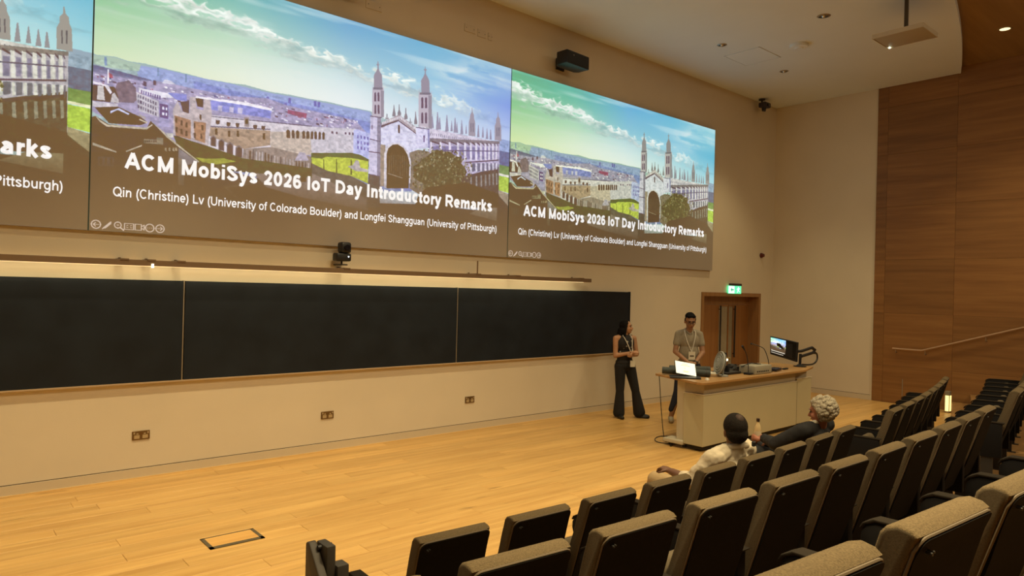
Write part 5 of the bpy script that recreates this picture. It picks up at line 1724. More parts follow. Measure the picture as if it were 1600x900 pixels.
# ---------------------------------------------------------------- floor box cover on the stage
t = thing('floor_box', 'rectangular floor box cover with dark metal frame set in the stage planks', 'floor box', (1.99, 5.72, 0))
bm = NB(); hw, hd_ = .215, .135
for a in ((-hw, hw, -hd_, -hd_ + .045), (-hw, hw, hd_ - .016, hd_), (-hw, -hw + .030, -hd_, hd_), (hw - .030, hw, -hd_, hd_)): bx(bm, *a, .0, .006)
obj('metal_frame', bm, mat('floorbox_metal', (.12, .10, .06), .5, .3), t)
bm = NB(); bx(bm, -hw + .030, hw - .030, -hd_ + .045, hd_ - .016, .0, .005); obj('oak_infill', bm, wood('infill_oak', (.74, .44, .14), (.58, .30, .08), .4, 1, 'X', .02), t)

# ---------------------------------------------------------------- handrail on the right wall, wall light
t = thing('handrail', 'thin pale metal handrail climbing the veneered right wall', 'handrail', (XR, 5.452, 0))
pts = [(-.07, 0, 1.10), (-.07, -.53, 1.10)]; yk, zk = -.53, 1.10
while yk > -8: yk -= .5; zk += .168; pts.append((-.07, yk, zk))
bm = NB(); tube(bm, pts, .020, 10); obj('rail', bm, mat('rail_metal', (.46, .30, .19), .35, .5), t, smooth=True)
for p in (pts[0], pts[1], pts[3], pts[5], pts[8], pts[12]):
    bm = NB(); tube(bm, [(-.07, p[1] - .06, p[2] - .02 + (0 if p[1] > -.5 else .02)), (-.065, p[1] - .06, p[2] - .07), (.002, p[1] - .06, p[2] - .07)], .008, 8); obj('rail_bracket', bm, m_steel, t, smooth=True)
t = thing('step_light', 'small glowing step light low by the right wall at the end of the front row', 'step light', (14.62, 4.38, 0))
bm = NB(); bx(bm, -.05, .05, -.04, .04, 0, .40); bev(bm, .006, 2); obj('light_post', bm, mat('post_grey', (.25, .22, .16), .5), t)
bm = NB(); bx(bm, -.053, -.048, -.03, .03, .03, .32); bx(bm, -.04, .04, -.044, -.040, .03, .32); obj('light_lens', bm, mat('steplight_lit', (1, .9, .6), .5, emit=(1, .74, .26), estr=1.5), t)

# ---------------------------------------------------------------- lectern desk
m_lam = mat('desk_laminate', (.47, .42, .27), .6, noise=(2, .03)); m_lam2 = mat('desk_side_laminate', (.54, .48, .35), .6)
m_top = wood('worktop_oak', (.46, .27, .11), (.34, .18, .06), .4, 1, 'X', .02); m_gap = mat('cabinet_gap', (.03, .025, .02), .8)
DK = (7.883, 5.198); DR = math.radians(1.3)
t = thing('lectern_desk', 'long beige teaching desk with oak worktop standing on the stage', 'desk', (DK[0], DK[1], 0), DR)
bm = NB(); bx(bm, 0, 2.655, 0, .31, .075, .757); bev(bm, .006, 2); cb = obj('front_cabinet', bm, m_lam, t)
bm = NB(); bx(bm, -.006, 2.66, -.006, .316, .757, .768); obj('cabinet_lip', bm, mat('pale_lip', (.58, .52, .40), .5), cb)
bm = NB(); bx(bm, 2.685, 3.20, .02, .75, .075, .785); bev(bm, .006, 2); cb2 = obj('side_cabinet', bm, m_lam, t)
bm = NB(); bx(bm, 2.68, 3.205, .014, .756, .785, .795); obj('cabinet_lip', bm, MATS['pale_lip'], cb2)
box_obj('cabinet_gap_strip', m_gap, 2.655, 2.685, .012, .30, .075, .75, t)
box_obj('plinth', m_gap, .05, 3.15, .05, .28, .02, .078, t)
bm = NB(); bx(bm, .02, 2.62, .012, .31, .768, .915); bev(bm, .005, 1); obj('upper_plinth', bm, mat('plinth_laminate', (.40, .34, .25), .6), t)
bm = NB()
poly = [(.10, -.10), (2.72, -.10), (3.34, .06), (3.36, .70), (3.2, .86), (.25, .92), (.16, .90), (-.16, .02), (-.15, -.06), (-.06, -.10)]
ext(bm, poly, 'z', .915, .946); bev(bm, .005, 2); obj('worktop', bm, m_top, t)
bx_ = NB(); bx(bx_, 2.62, 3.1, .06, .70, .795, .915); obj('right_riser', bx_, MATS['plinth_laminate'], t)
bm = NB(); bx(bm, .04, .16, .31, .44, .06, .915); obj('left_column', bm, m_lam2, t)
bm = NB(); bx(bm, -.02, .20, .30, .62, .05, .105); bev(bm, .012, 2); obj('foot_bar', bm, m_lam2, t)
for x, y_ in ((.09, .56), (.09, .34), (1.3, .15), (2.95, .2), (2.95, .65)):
    bm = NB(); cyl(bm, (x - .018, y_, .028), (x + .018, y_, .028), .028, n=14); bx(bm, x - .022, x + .022, y_ - .015, y_ + .02, .03, .078); obj('castor', bm, m_black, t, smooth=True)
WT = .946
def on_desk(name, label, cat, x, y_, rz=0, z=WT): return thing(name, label, cat, (x, y_, z), rz)
def plate(bm, c, r, u, w_, h_, th):
    r = Vector(r).normalized(); u = Vector(u); u = (u - r * u.dot(r)).normalized(); n_ = r.cross(u)
    vs = bx(bm, -w_ / 2, w_ / 2, -h_ / 2, h_ / 2, -th / 2, th / 2)
    Mx = Matrix((r, u, n_)).transposed()
    for v in vs: v.co = Vector(c) + Mx @ v.co
    return Mx
# glowing tablet leaning on a stand
t = on_desk('tablet', 'tilted tablet glowing with a white page at the left end of the desk', 'tablet', 8.06, 5.62)
bm = NB(); Mx = plate(bm, (0, 0, .115), (.80, -.60, -.16), (.36, .46, .62), .30, .225, .010); obj('tablet_body', bm, m_black, t)
nrm = Mx @ Vector((0, 0, 1))
if nrm.dot(Vector((-.77, -.64, .3))) < 0: nrm = -nrm
bm = NB(); plate(bm, Vector((0, 0, .115)) + nrm * .0062, (.80, -.60, -.16), (.36, .46, .62), .285, .212, .001)
sc_ = obj('screen_page', bm, mat('page_glow', (.8, .8, .75), .4, emit=(.92, .90, .66), estr=.85), t)
bm = NB()
R3 = Vector((.80, -.60, -.16)).normalized(); U3 = (Vector((.36, .46, .62)) - R3 * Vector((.36, .46, .62)).dot(R3)).normalized()
for k, (dx, dy, ww) in enumerate([(0, .07, .08), (0, .045, .13), (-.01, .0, .02), (0, -.05, .09), (0, -.065, .07)]):
    plate(bm, Vector((0, 0, .115)) + nrm * .0072 + R3 * dx + U3 * dy, (.80, -.60, -.16), (.36, .46, .62), ww, .006, .0006)
obj('page_text', bm, mat('page_ink', (.25, .35, .12), .6, emit=(.45, .55, .22), estr=.6), sc_)
bm = NB(); tube(bm, [(-.02, .02, .11), (.06, .10, .01)], .008, 6); plate(bm, (0, 0, .005), (1, 0, 0), (0, 1, 0), .16, .14, .010); obj('tablet_stand', bm, m_dark, t)
t = on_desk('laptop', 'closed dark laptop lying flat under the glowing tablet', 'laptop', 7.95, 5.50, math.radians(-52))
bm = NB(); bx(bm, -.24, .17, -.07, .19, .001, .012); bev(bm, .003, 1); obj('laptop_base', bm, m_dark, t)
bm = NB(); bx(bm, -.24, .17, -.07, .19, .013, .021); bev(bm, .003, 1); obj('laptop_lid', bm, m_black, t)
t = on_desk('mouse', 'small pale mouse at the desk edge beside the tablet', 'mouse', 8.06, 5.27, .6)
bm = NB(); bmesh.ops.create_uvsphere(bm, u_segments=16, v_segments=8, radius=1)
for v in bm.verts: v.co = Vector((v.co.x * .05, v.co.y * .03, max(v.co.z, 0) * .028 + .001))
obj('mouse_body', bm, mat('pale_plastic', (.62, .56, .46), .4), t, smooth=True)
bm = NB(); cyl(bm, (.026, -.003, .026), (.026, .003, .026), .006, n=10); obj('scroll_wheel', bm, m_dark, t)
m_sleeve = mat('sleeve_grey', (.045, .055, .05), .7, noise=(30, .15))
for p, q, r, lab in [((8.02, 5.98, .06), (8.36, 5.42, .05), .048, 'dark grey rolled sleeve lying nearest the tablet'), ((8.26, 6.03, .06), (8.66, 5.62, .06), .052, 'dark grey rolled sleeve lying behind the desk fan')]:
    t = on_desk('rolled_sleeve', lab, 'sleeve', (p[0] + q[0]) / 2, (p[1] + q[1]) / 2); o_ = Vector(((p[0] + q[0]) / 2, (p[1] + q[1]) / 2, 0))
    bm = NB(); cyl(bm, Vector(p) - o_, Vector(q) - o_, r, n=20); obj('sleeve_roll', bm, m_sleeve, t, smooth=True)
    d_ = (Vector(q) - Vector(p)).normalized()
    bm = NB(); cyl(bm, Vector(q) - o_ - d_ * .001, Vector(q) - o_ + d_ * .004, r * .55, n=16); obj('roll_opening', bm, m_black, t)
    bm = NB(); cyl(bm, Vector(q) - o_ - d_ * .06, Vector(q) - o_ - d_ * .04, r * 1.03, n=20); obj('roll_band', bm, m_dark, t, smooth=True)
t = on_desk('paper_strip', 'long white folded paper strip lying between the two grey sleeves', 'paper', 8.44, 5.52)
bm = NB(); plate(bm, (0, 0, .05), (.62, -.78, -.05), (.5, .4, .3), .34, .06, .006); obj('paper_sheet', bm, mat('white_paper', (.72, .66, .52), .7), t)
# fan
t = on_desk('desk_fan', 'pale grey round desk fan tilted beside the black document camera', 'fan', 8.56, 5.40)
fn = Vector((-.80, .56, .20)).normalized(); fc = Vector((-.02, -.02, .19))
q_ = fn.to_track_quat('Z', 'Y').to_matrix()
m_fan = mat('fan_grey', (.36, .37, .34), .5)
for k, rr in enumerate((.158, .125, .09, .055)):
    bm = NB(); pts = [fc + q_ @ Vector((rr * math.cos(a * PI / 16), rr * math.sin(a * PI / 16), .035 - .02 * (rr / .158) ** 2)) for a in range(33)]
    tube(bm, pts, .006 if k else .011, 6); obj('cage_ring', bm, m_fan, t, smooth=True)
bm = NB()
for a in range(36):
    ca, sa = math.cos(a * PI / 18), math.sin(a * PI / 18)
    tube(bm, [fc + q_ @ Vector((.03 * ca, .03 * sa, .037)), fc + q_ @ Vector((.157 * ca, .157 * sa, .015))], .0028, 5)
obj('cage_wires', bm, m_fan, t)
bm = NB()
for a in range(5):
    A = a * 2 * PI / 5
    P_ = [(.03, -.012), (.13, -.06), (.145, .0), (.12, .055), (.03, .012)]
    vs = [[bm.verts.new(fc + q_ @ Vector((x * math.cos(A) - y_ * math.sin(A), x * math.sin(A) + y_ * math.cos(A), zz + y_ * .25))) for x, y_ in P_] for zz in (-.004, .0)]
    bm.faces.new(vs[0]); bm.faces.new(vs[1][::-1])
    for i in range(5): bm.faces.new((vs[0][i], vs[0][(i + 1) % 5], vs[1][(i + 1) % 5], vs[1][i]))
obj('blades', bm, mat('blade_grey', (.24, .25, .22), .45), t)
bm = NB(); cyl(bm, fc + q_ @ Vector((0, 0, -.018)), fc + q_ @ Vector((0, 0, -.012)), .150, n=32); obj('back_guard', bm, mat('guard_grey', (.28, .29, .27), .5), t)
bm = NB(); cyl(bm, fc + q_ @ Vector((0, 0, -.07)), fc + q_ @ Vector((0, 0, .04)), .036, .03, n=16); obj('motor_hub', bm, m_fan, t, smooth=True)
bm = NB(); cyl(bm, fc + q_ @ Vector((0, 0, -.05)), (.05, -.02, .01), .012, n=10); cyl(bm, (.05, -.02, .0), (.05, -.02, .02), .075, n=24); obj('fan_stand', bm, m_fan, t, smooth=True)
# document camera with black arm, small lit lamp
t = on_desk('document_camera', 'black document camera with upright column and small warm lamp in the middle of the desk', 'document camera', 9.0, 5.58)
bm = NB(); bx(bm, -.24, .16, -.16, .10, .001, .035); bev(bm, .008, 2); obj('camera_base', bm, m_black, t, smooth=True)
bm = NB(); cyl(bm, (.0, .02, .03), (.0, .02, .22), .020, n=12); cyl(bm, (.0, .02, .20), (.0, .02, .30), .036, .03, n=14); obj('upright_column', bm, m_black, t, smooth=True)
bm = NB(); bx(bm, -.20, -.15, -.06, -.01, .03, .14); bx(bm, -.10, -.06, -.10, -.05, .03, .12); obj('side_controls', bm, m_black, t)
bm = NB(); tube(bm, curve_pts([(-.01, .01, .24), (-.05, -.02, .27), (-.08, -.05, .235)]), .012, 8); a_ = obj('lamp_arm', bm, m_dark, t, smooth=True)
bm = NB(); bx(bm, -.13, -.01, -.09, -.04, .195, .24); bev(bm, .01, 2); obj('lamp_head', bm, mat('lamp_brass', (.35, .22, .06), .35, .5), a_, smooth=True)
box_obj('lamp_lens', mat('doc_lamp', (1, .9, .7), .5, emit=(1, .82, .5), estr=4), -.136, -.095, -.094, -.086, .195, .225, a_)
def gooseneck(loc, label, pts, base):
    t = thing('gooseneck_microphone', label, 'microphone', loc, 0, 'gooseneck microphones on the desk')
    bm = NB(); bx(bm, -base, base, -base, base, .001, .03); bev(bm, .006, 2); obj('microphone_base', bm, m_black, t, smooth=True)
    P_ = curve_pts(pts); bm = NB(); tube(bm, P_[:-3], .006, 8); obj('flexible_stem', bm, m_dark, t, smooth=True)
    bm = NB(); tube(bm, [P_[-4], P_[-2], P_[-1]], [.010, .016, .015], 10); obj('microphone_capsule', bm, m_black, t, smooth=True)
gooseneck((9.15, 5.30, WT), 'gooseneck microphone rising from the black clutter in the middle of the desk', [(0, 0, .03), (-.01, .0, .15), (-.05, .01, .30), (-.13, .03, .42)], .05)
gooseneck((9.76, 5.31, WT), 'gooseneck microphone bending left beside the monitor', [(0, 0, .03), (.0, .02, .18), (-.03, .06, .32), (-.06, .10, .37), (-.16, .17, .41), (-.20, .20, .42)], .035)
t = on_desk('cable_pile', 'heap of black cables and adapters beside the grey box on the desk', 'cables', 9.34, 5.70)
rg = random.Random(8); bm = NB()
for k in range(9):
    c0 = Vector((rg.uniform(-.10, .12), rg.uniform(-.05, .05), .0))
    pts = [c0 + Vector((rg.uniform(.06, .13) * math.cos(a), rg.uniform(.05, .10) * math.sin(a), .012 + k * .009 + rg.uniform(-.004, .004))) for a in [j * PI / 4 for j in range(9)]]
    tube(bm, curve_pts(pts, 3), .007, 6)
obj('coiled_cables', bm, m_black, t, smooth=True)
for k in range(3):
    bm = NB(); x = -.12 + k * .12; bx(bm, x - .04, x + .04, -.09, -.04, .001, .04 + .015 * k); bev(bm, .005, 1); obj('adapter', bm, m_dark, t)
t = on_desk('equipment_box', 'pale grey equipment box on the desk in front of the double door', 'box', 9.45, 5.33)
bm = NB(); bx(bm, -.24, .24, -.10, .16, .003, .125); bev(bm, .012, 2); obj('box_case', bm, mat('box_grey', (.36, .33, .25), .55), t, smooth=True)
bm = NB()
for k in range(7): bx(bm, -.18 + k * .05, -.155 + k * .05, -.103, -.099, .03, .05)
obj('vent_slots', bm, m_dark, t)
bm = NB(); tube(bm, curve_pts([(.1, .0, .126), (.0, .05, .14), (-.15, .03, .15), (-.28, .10, .10)]), .008, 8); obj('top_cable', bm, m_black, t, smooth=True)
t = on_desk('phone', 'black handset lying by the second microphone base', 'phone', 10.02, 5.36, .2)
bm = NB(); bx(bm, -.14, .12, -.07, .07, .001, .045); bev(bm, .008, 2); obj('phone_body', bm, mat('navy_plastic', (.015, .014, .025), .4), t, smooth=True)
bm = NB()
for i in range(4):
    for j in range(3): bx(bm, -.06 + i * .04, -.04 + i * .04, -.04 + j * .03, -.02 + j * .03, .045, .049)
obj('keypad', bm, m_dark, t)
t = on_desk('remote_control', 'small black remote control lying between handset and monitor arm', 'remote', 10.34, 5.36, .1)
bm = NB(); bx(bm, -.07, .07, -.025, .025, .001, .022); bev(bm, .005, 1); obj('remote_body', bm, m_black, t)
bm = NB()
for i in range(5): bx(bm, -.05 + i * .022, -.038 + i * .022, -.008, .008, .022, .025)
obj('buttons', bm, m_dark, t)
# monitor on an arm
t = on_desk('monitor', 'desk monitor on an arm, half its screen showing the skyline slide', 'monitor', 10.98, 5.45)
O_ = Vector((10.98, 5.45, WT))
TL, TR, BR, BL = [Vector(p) - O_ for p in ((10.80, 5.875, 1.425), (10.61, 5.31, 1.367), (10.60, 5.315, 1.054), (10.80, 5.87, 1.125))]
def slab(bm, a, b, c, d, th):
    n_ = (b - a).cross(d - a).normalized()
    if n_.dot(Vector((-.8, -.5, 0))) > 0: n_ = -n_
    v1 = [bm.verts.new(p) for p in (a, b, c, d)]; v2 = [bm.verts.new(p + n_ * th) for p in (a, b, c, d)]
    bm.faces.new(v1); bm.faces.new(v2[::-1])
    for i in range(4): bm.faces.new((v1[i], v2[i], v2[(i + 1) % 4], v1[(i + 1) % 4]))
    return n_
bm = NB(); nb_ = slab(bm, TL, TR, BR, BL, .035); bev(bm, .004, 1); mb = obj('monitor_case', bm, m_black, t)
def mp_(u, v, off=.003): return (TL * (1 - u) + TR * u) * (1 - v) + (BL * (1 - u) + BR * u) * v - nb_ * off
def quadobj(name, u0, u1, v0, v1, m_, off, uvr=None):
    bm = NB(); vs = [bm.verts.new(mp_(u, v, off)) for u, v in ((u0, v1), (u1, v1), (u1, v0), (u0, v0))]
    f = bm.faces.new(vs); ul = bm.loops.layers.uv.new('UVMap')
    for l, c in zip(f.loops, ((0, 0), (1, 0), (1, 1), (0, 1))): l[ul].uv = c
    return obj(name, bm, m_, mb)
quadobj('screen_dark', .03, .97, .05, .93, mat('screen_off', (.012, .010, .008), .25), .0015)
quadobj('screen_slide', .03, .60, .05, .70, slide_mat('monitor_slide', IMG0, 1.5), .003)
quadobj('screen_title_bar', .05, .58, .72, .77, mat('screen_white', (.5, .5, .5), .5, emit=(.5, .47, .40), estr=1), .003)
quadobj('screen_text_bar', .05, .52, .84, .87, mat('screen_white', (.5, .5, .5)), .003)
bm = NB(); cyl(bm, (0.02, 0, .001), (0.02, 0, .014), .10, n=24); cyl(bm, (0.02, 0, .014), (.02, 0, .04), .07, .03, n=20); obj('arm_base', bm, m_black, t, smooth=True)
bm = NB(); cyl(bm, (.02, 0, .03), (.03, 0, .21), .022, n=12); obj('arm_post', bm, m_black, t, smooth=True)
bm = NB(); tube(bm, [(.05, .0, .165), (.30, -.02, .20), (.44, -.03, .22)], .024, 10); tube(bm, [(.46, -.03, .19), (.47, -.03, .26), (.38, -.02, .30)], .026, 10)
tube(bm, [(.38, -.02, .30), (.10, .02, .25), (-.14, .08, .24)], .024, 10); tube(bm, [(-.14, .08, .24), (-.235, .12, .26)], .034, 10); obj('folding_arm', bm, m_black, t, smooth=True)
bm = NB(); tube(bm, curve_pts([(.42, -.03, .24), (.54, -.03, .19), (.56, -.03, .10), (.46, -.03, .035), (.30, -.02, .018), (.10, 0, .03)]), .014, 8); obj('arm_cable', bm, m_black, t, smooth=True)
# hanging white bag, cable to the floor, coil on the floor
t = thing('white_pouch', 'small white cloth pouch hanging under the left of the worktop', 'pouch', (8.30, 5.72, .72))
bm = NB(); vs = bx(bm, -.05, .05, -.03, .03, .0, .15); bev(bm, .02, 3); obj('pouch_bag', bm, mat('white_cloth', (.62, .56, .44), .8), t, smooth=True)
bm = NB(); tube(bm, [(-.03, 0, .14), (0, 0, .196), (.03, 0, .14)], .004, 6); obj('pouch_loop', bm, MATS['white_cloth'], t)
t = thing('floor_cable', 'thin cable dropping from the left tip of the desk and coiling on the floor', 'cable', (8.02, 6.06, 0))
pts = [(.0, .0, .93), (-.012, -.04, .90), (-.01, -.08, .5), (.0, -.12, .15), (.0, -.16, .012), (.08, -.20, .007), (.25, -.12, .007), (.35, .0, .007), (.22, .10, .007), (.0, .02, .007), (-.12, -.15, .007), (.05, -.35, .007), (.25, -.30, .007), (.33, -.18, .012), (.42, -.05, .007), (.2, -.02, .010), (-.02, -.28, .012), (-.14, -.36, .007)]
bm = NB(); tube(bm, curve_pts(pts, 6), .006, 6); obj('cable_sheath', bm, m_dark, t, smooth=True)
bm = NB(); tube(bm, [(-.14, -.36, .008), (-.18, -.385, .008)], .012, 8); obj('cable_plug', bm, m_black, t)

# ---------------------------------------------------------------- auditorium seats
m_fab = mat('seat_fabric', (.128, .091, .047), .95, spec=.2, noise=(210, .28), bump=(420, .35), rnd=.16)
m_fabs = mat('seat_side_fabric', (.120, .092, .056), .95, spec=.2, noise=(210, .15), bump=(420, .08))
m_shell = mat('seat_back_shell', (.007, .006, .005), .85, spec=.12, noise=(60, .2))
m_arm = mat('armrest_black', (.010, .009, .009), .85, spec=.2); m_cap = mat('armrest_cap', (.022, .017, .012), .9, spec=.1)
m_pipe = mat('seat_piping', (.13, .095, .055), .7)
SW = .412
def rear_y(z):  # rear face of the backrest, y forward; top leans back
    t_ = (.907 - z)
    return .02 * math.sin(min(t_ / .10, 1) * PI / 2) + .17 * (t_ / .60) ** 1.25
def thick(z): return .078 + .028 * math.exp(-((z - .45) / .12) ** 2)
bm = NB()
prof = []
zs = [.905, .86, .80, .70, .60, .50, .40, .32]
for z in zs[1:]: prof.append((rear_y(z), z))
bot = [(rear_y(.32) + .03, .295), (rear_y(.32) + .10, .30)]
front = [(rear_y(z) + thick(z), z) for z in zs[::-1][:-1]]
front[-1] = (rear_y(.86) + .080, .855)
capf = [(.092, .886), (.078, .903), (.052, .913), (.024, .908), (.008, .896)]
pf = prof + bot + front + capf
# the side faces and the wrap-round cloth are two materials: sides get index 1
v1 = [bm.verts.new((-SW / 2, y_, z)) for y_, z in pf]; v2 = [bm.verts.new((SW / 2, y_, z)) for y_, z in pf]
f1 = bm.faces.new(v1); f2 = bm.faces.new(v2[::-1]); n_ = len(pf)
for i in range(n_): bm.faces.new((v1[i], v2[i], v2[(i + 1) % n_], v1[(i + 1) % n_]))
side_e = list({e for f in (f1, f2) for e in f.edges})
bmesh.ops.recalc_face_normals(bm, faces=bm.faces)
bmesh.ops.bevel(bm, geom=side_e, offset=.012, segments=3, affect='EDGES', profile=.5)
for f in bm.faces:
    if abs(f.normal.x) > .9: f.material_index = 1
seat = thing('auditorium_seat', 'x', 'seat', (0, 0, 0))
obj('backrest', bm, [m_fab, m_fabs], seat, smooth=True)
# dark shell on the rear with rounded top corners
def shell_pts(inset, zt, r, z0=.31):
    hw_ = SW / 2 - inset; P_ = [(-hw_, z0)]
    for a in range(7): P_.append((-hw_ + r - r * math.cos(a * PI / 12), zt - r + r * math.sin(a * PI / 12)))
    for a in range(7): P_.append((hw_ - r + r * math.sin(a * PI / 12), zt - r + r * math.cos(a * PI / 12)))
    P_.append((hw_, z0)); return P_
bm = NB()
zl = [.31, .38, .46, .54, .62, .70, .78, .84]
def halfw(z, inset=.005, zt=.889, r=.030):
    hw_ = SW / 2 - inset
    if z <= zt - r: return hw_
    return hw_ - r + math.sqrt(max(r * r - (z - zt + r) ** 2, 0))
zz = zl + [.859, .872, .881, .886, .889]
L_, R_, Lb, Rb = [], [], [], []
for z in zz:
    h_ = halfw(z); yy_ = rear_y(z) - .010
    L_.append(bm.verts.new((-h_, yy_, z))); R_.append(bm.verts.new((h_, yy_, z)))
    Lb.append(bm.verts.new((-h_, yy_ + .013, z))); Rb.append(bm.verts.new((h_, yy_ + .013, z)))
for i in range(len(zz) - 1):
    bm.faces.new((L_[i], R_[i], R_[i + 1], L_[i + 1])); bm.faces.new((Lb[i], Lb[i + 1], Rb[i + 1], Rb[i]))
    bm.faces.new((L_[i], L_[i + 1], Lb[i + 1], Lb[i])); bm.faces.new((R_[i], Rb[i], Rb[i + 1], R_[i + 1]))
bm.faces.new((L_[0], Lb[0], Rb[0], R_[0])); bm.faces.new((L_[-1], R_[-1], Rb[-1], Lb[-1]))
obj('back_shell', bm, m_shell, seat, smooth=True)
bm = NB(); P_ = shell_pts(.004, .893, .032, .33); tube(bm, [(x, rear_y(z) - .002, z) for x, z in P_], .0040, 6); obj('piping', bm, m_pipe, seat, smooth=True)
bm = NB(); cyl(bm, (-.168, -.007, .858), (-.168, .008, .858), .004, n=10); cyl(bm, (-.158, -.007, .861), (-.158, .008, .861), .003, n=8); obj('corner_stud', bm, m_dark, seat, smooth=True)
bm = NB(); ext(bm, [(.28, .30), (.29, .52), (.32, .56), (.37, .555), (.40, .50), (.395, .33), (.37, .28), (.31, .27)], 'x', -.20, .20); bev(bm, .012, 2)
obj('folded_seat_cushion', bm, [m_fabs], seat, smooth=True)
ARM = [(.13, .30), (.13, .634), (.20, .636), (.36, .638), (.48, .636), (.508, .622), (.524, .59), (.526, .55), (.515, .51), (.492, .47), (.475, .42), (.465, .34), (.45, .29)]
CAP = [(.12, .635), (.20, .637), (.36, .639), (.48, .637), (.512, .620), (.522, .600), (.530, .602), (.520, .627), (.487, .649), (.36, .651), (.19, .650), (.11, .648)]
ARM = [(.13 + (a - .13) * 1.2, b - .055) for a, b in ARM]; CAP = [(.13 + (a - .13) * 1.2, b - .055) for a, b in CAP]
def arm(parent, x):
    bm = NB(); ext(bm, ARM, 'x', x - .032, x + .032); bev(bm, .006, 2); a = obj('armrest', bm, m_arm, parent, smooth=True)
    bm = NB(); ext(bm, CAP, 'x', x - .034, x + .034); bev(bm, .004, 2); obj('armrest_cap', bm, m_cap, a, smooth=True)
    bm = NB(); bx(bm, x - .016, x + .016, .20, .30, .02, .36); bx(bm, x - .03, x + .03, .16, .34, .001, .02); obj('floor_bracket', bm, m_dark, parent)
arm(seat, -.2815)
ORD = ['first', 'second', 'third', 'fourth', 'fifth', 'sixth', 'seventh', 'eighth', 'ninth', 'tenth', 'eleventh']
def copy_tree(o, parent=None):
    c = o.copy(); COL.objects.link(c); c.parent = parent
    for ch in list(o.children): copy_tree(ch, c)
    return c
first = True; P = .5635; last = None
for name, row, ends, grp in [('front-row', 0, [2.203 + P * k for k in range(9)], 'seats of the front row'),
                             ('second-row', 1, [6.73 - P * k for k in range(11)][::-1], 'seats of the second row'),
                             ('nearest-row', 2, [.88 + P * k for k in range(7)], 'seats of the nearest row'),
                             ('front-row', 0, [8.36 + P * k for k in range(8)], 'front-row seats beyond the aisle'),
                             ('second-row', 1, [8.42 + P * k for k in range(8)], 'second-row seats beyond the aisle')]:
    for i, xe in enumerate(ends):
        s = seat if first else copy_tree(seat); first = False
        xc = xe - (.170, .142, .165)[row]; s.location = (xc, arc(xc, YR[row]), ZT[row] - (0, .012, 0)[row])
        s.rotation_euler = (0, 0, math.atan(.0294 * (xc - 4)) + rng.uniform(-.012, .012))
        far_ = 'beyond' in grp
        s['group'] = grp; s.scale = (1, 1, .982)
        if row == 2 and not far_: base = '%s grey upholstered seat, %s from the left of those nearest the viewer' % (name, ORD[i])
        elif far_: base = '%s grey upholstered seat in the far block beyond the aisle, %s from the aisle' % (name, ORD[i])
        else: base = '%s grey upholstered seat with dark back in the left block, %s from the left' % (name, ORD[i])
        s['label'] = base; last = s
    # closing armrest at the right end of the block belongs to its last seat
    arm(last, .2815)

# folded tablet table at the left end of the front row
t = thing('folding_tablet_table', 'dark folded writing table standing at the left end of the front row', 'table', (1.53, 3.1, 0))
bm = NB(); ext(bm, [(.17, 0), (.17, .80), (.155, .812), (.135, .812), (-.10, .56), (-.16, .40), (-.18, 0)], 'x', -.032, .012); bev(bm, .006, 2)
obj('side_panel', bm, mat('table_panel', (.060, .046, .030), .6), t, smooth=True)
m_tb = mat('table_block', (.050, .042, .030), .6)
bm = NB(); bx(bm, .018, .068, .035, .155, .50, .808); bev(bm, .008, 2); obj('hinge_block', bm, m_tb, t, smooth=True)
bm = NB(); bx(bm, .070, .135, .02, .10, .42, .705); bev(bm, .008, 2); obj('folded_tablet', bm, m_tb, t, smooth=True)
bm = NB(); cyl(bm, (.0, .10, .79), (.075, .10, .79), .012, n=10); obj('hinge_pin', bm, m_dark, t, smooth=True)

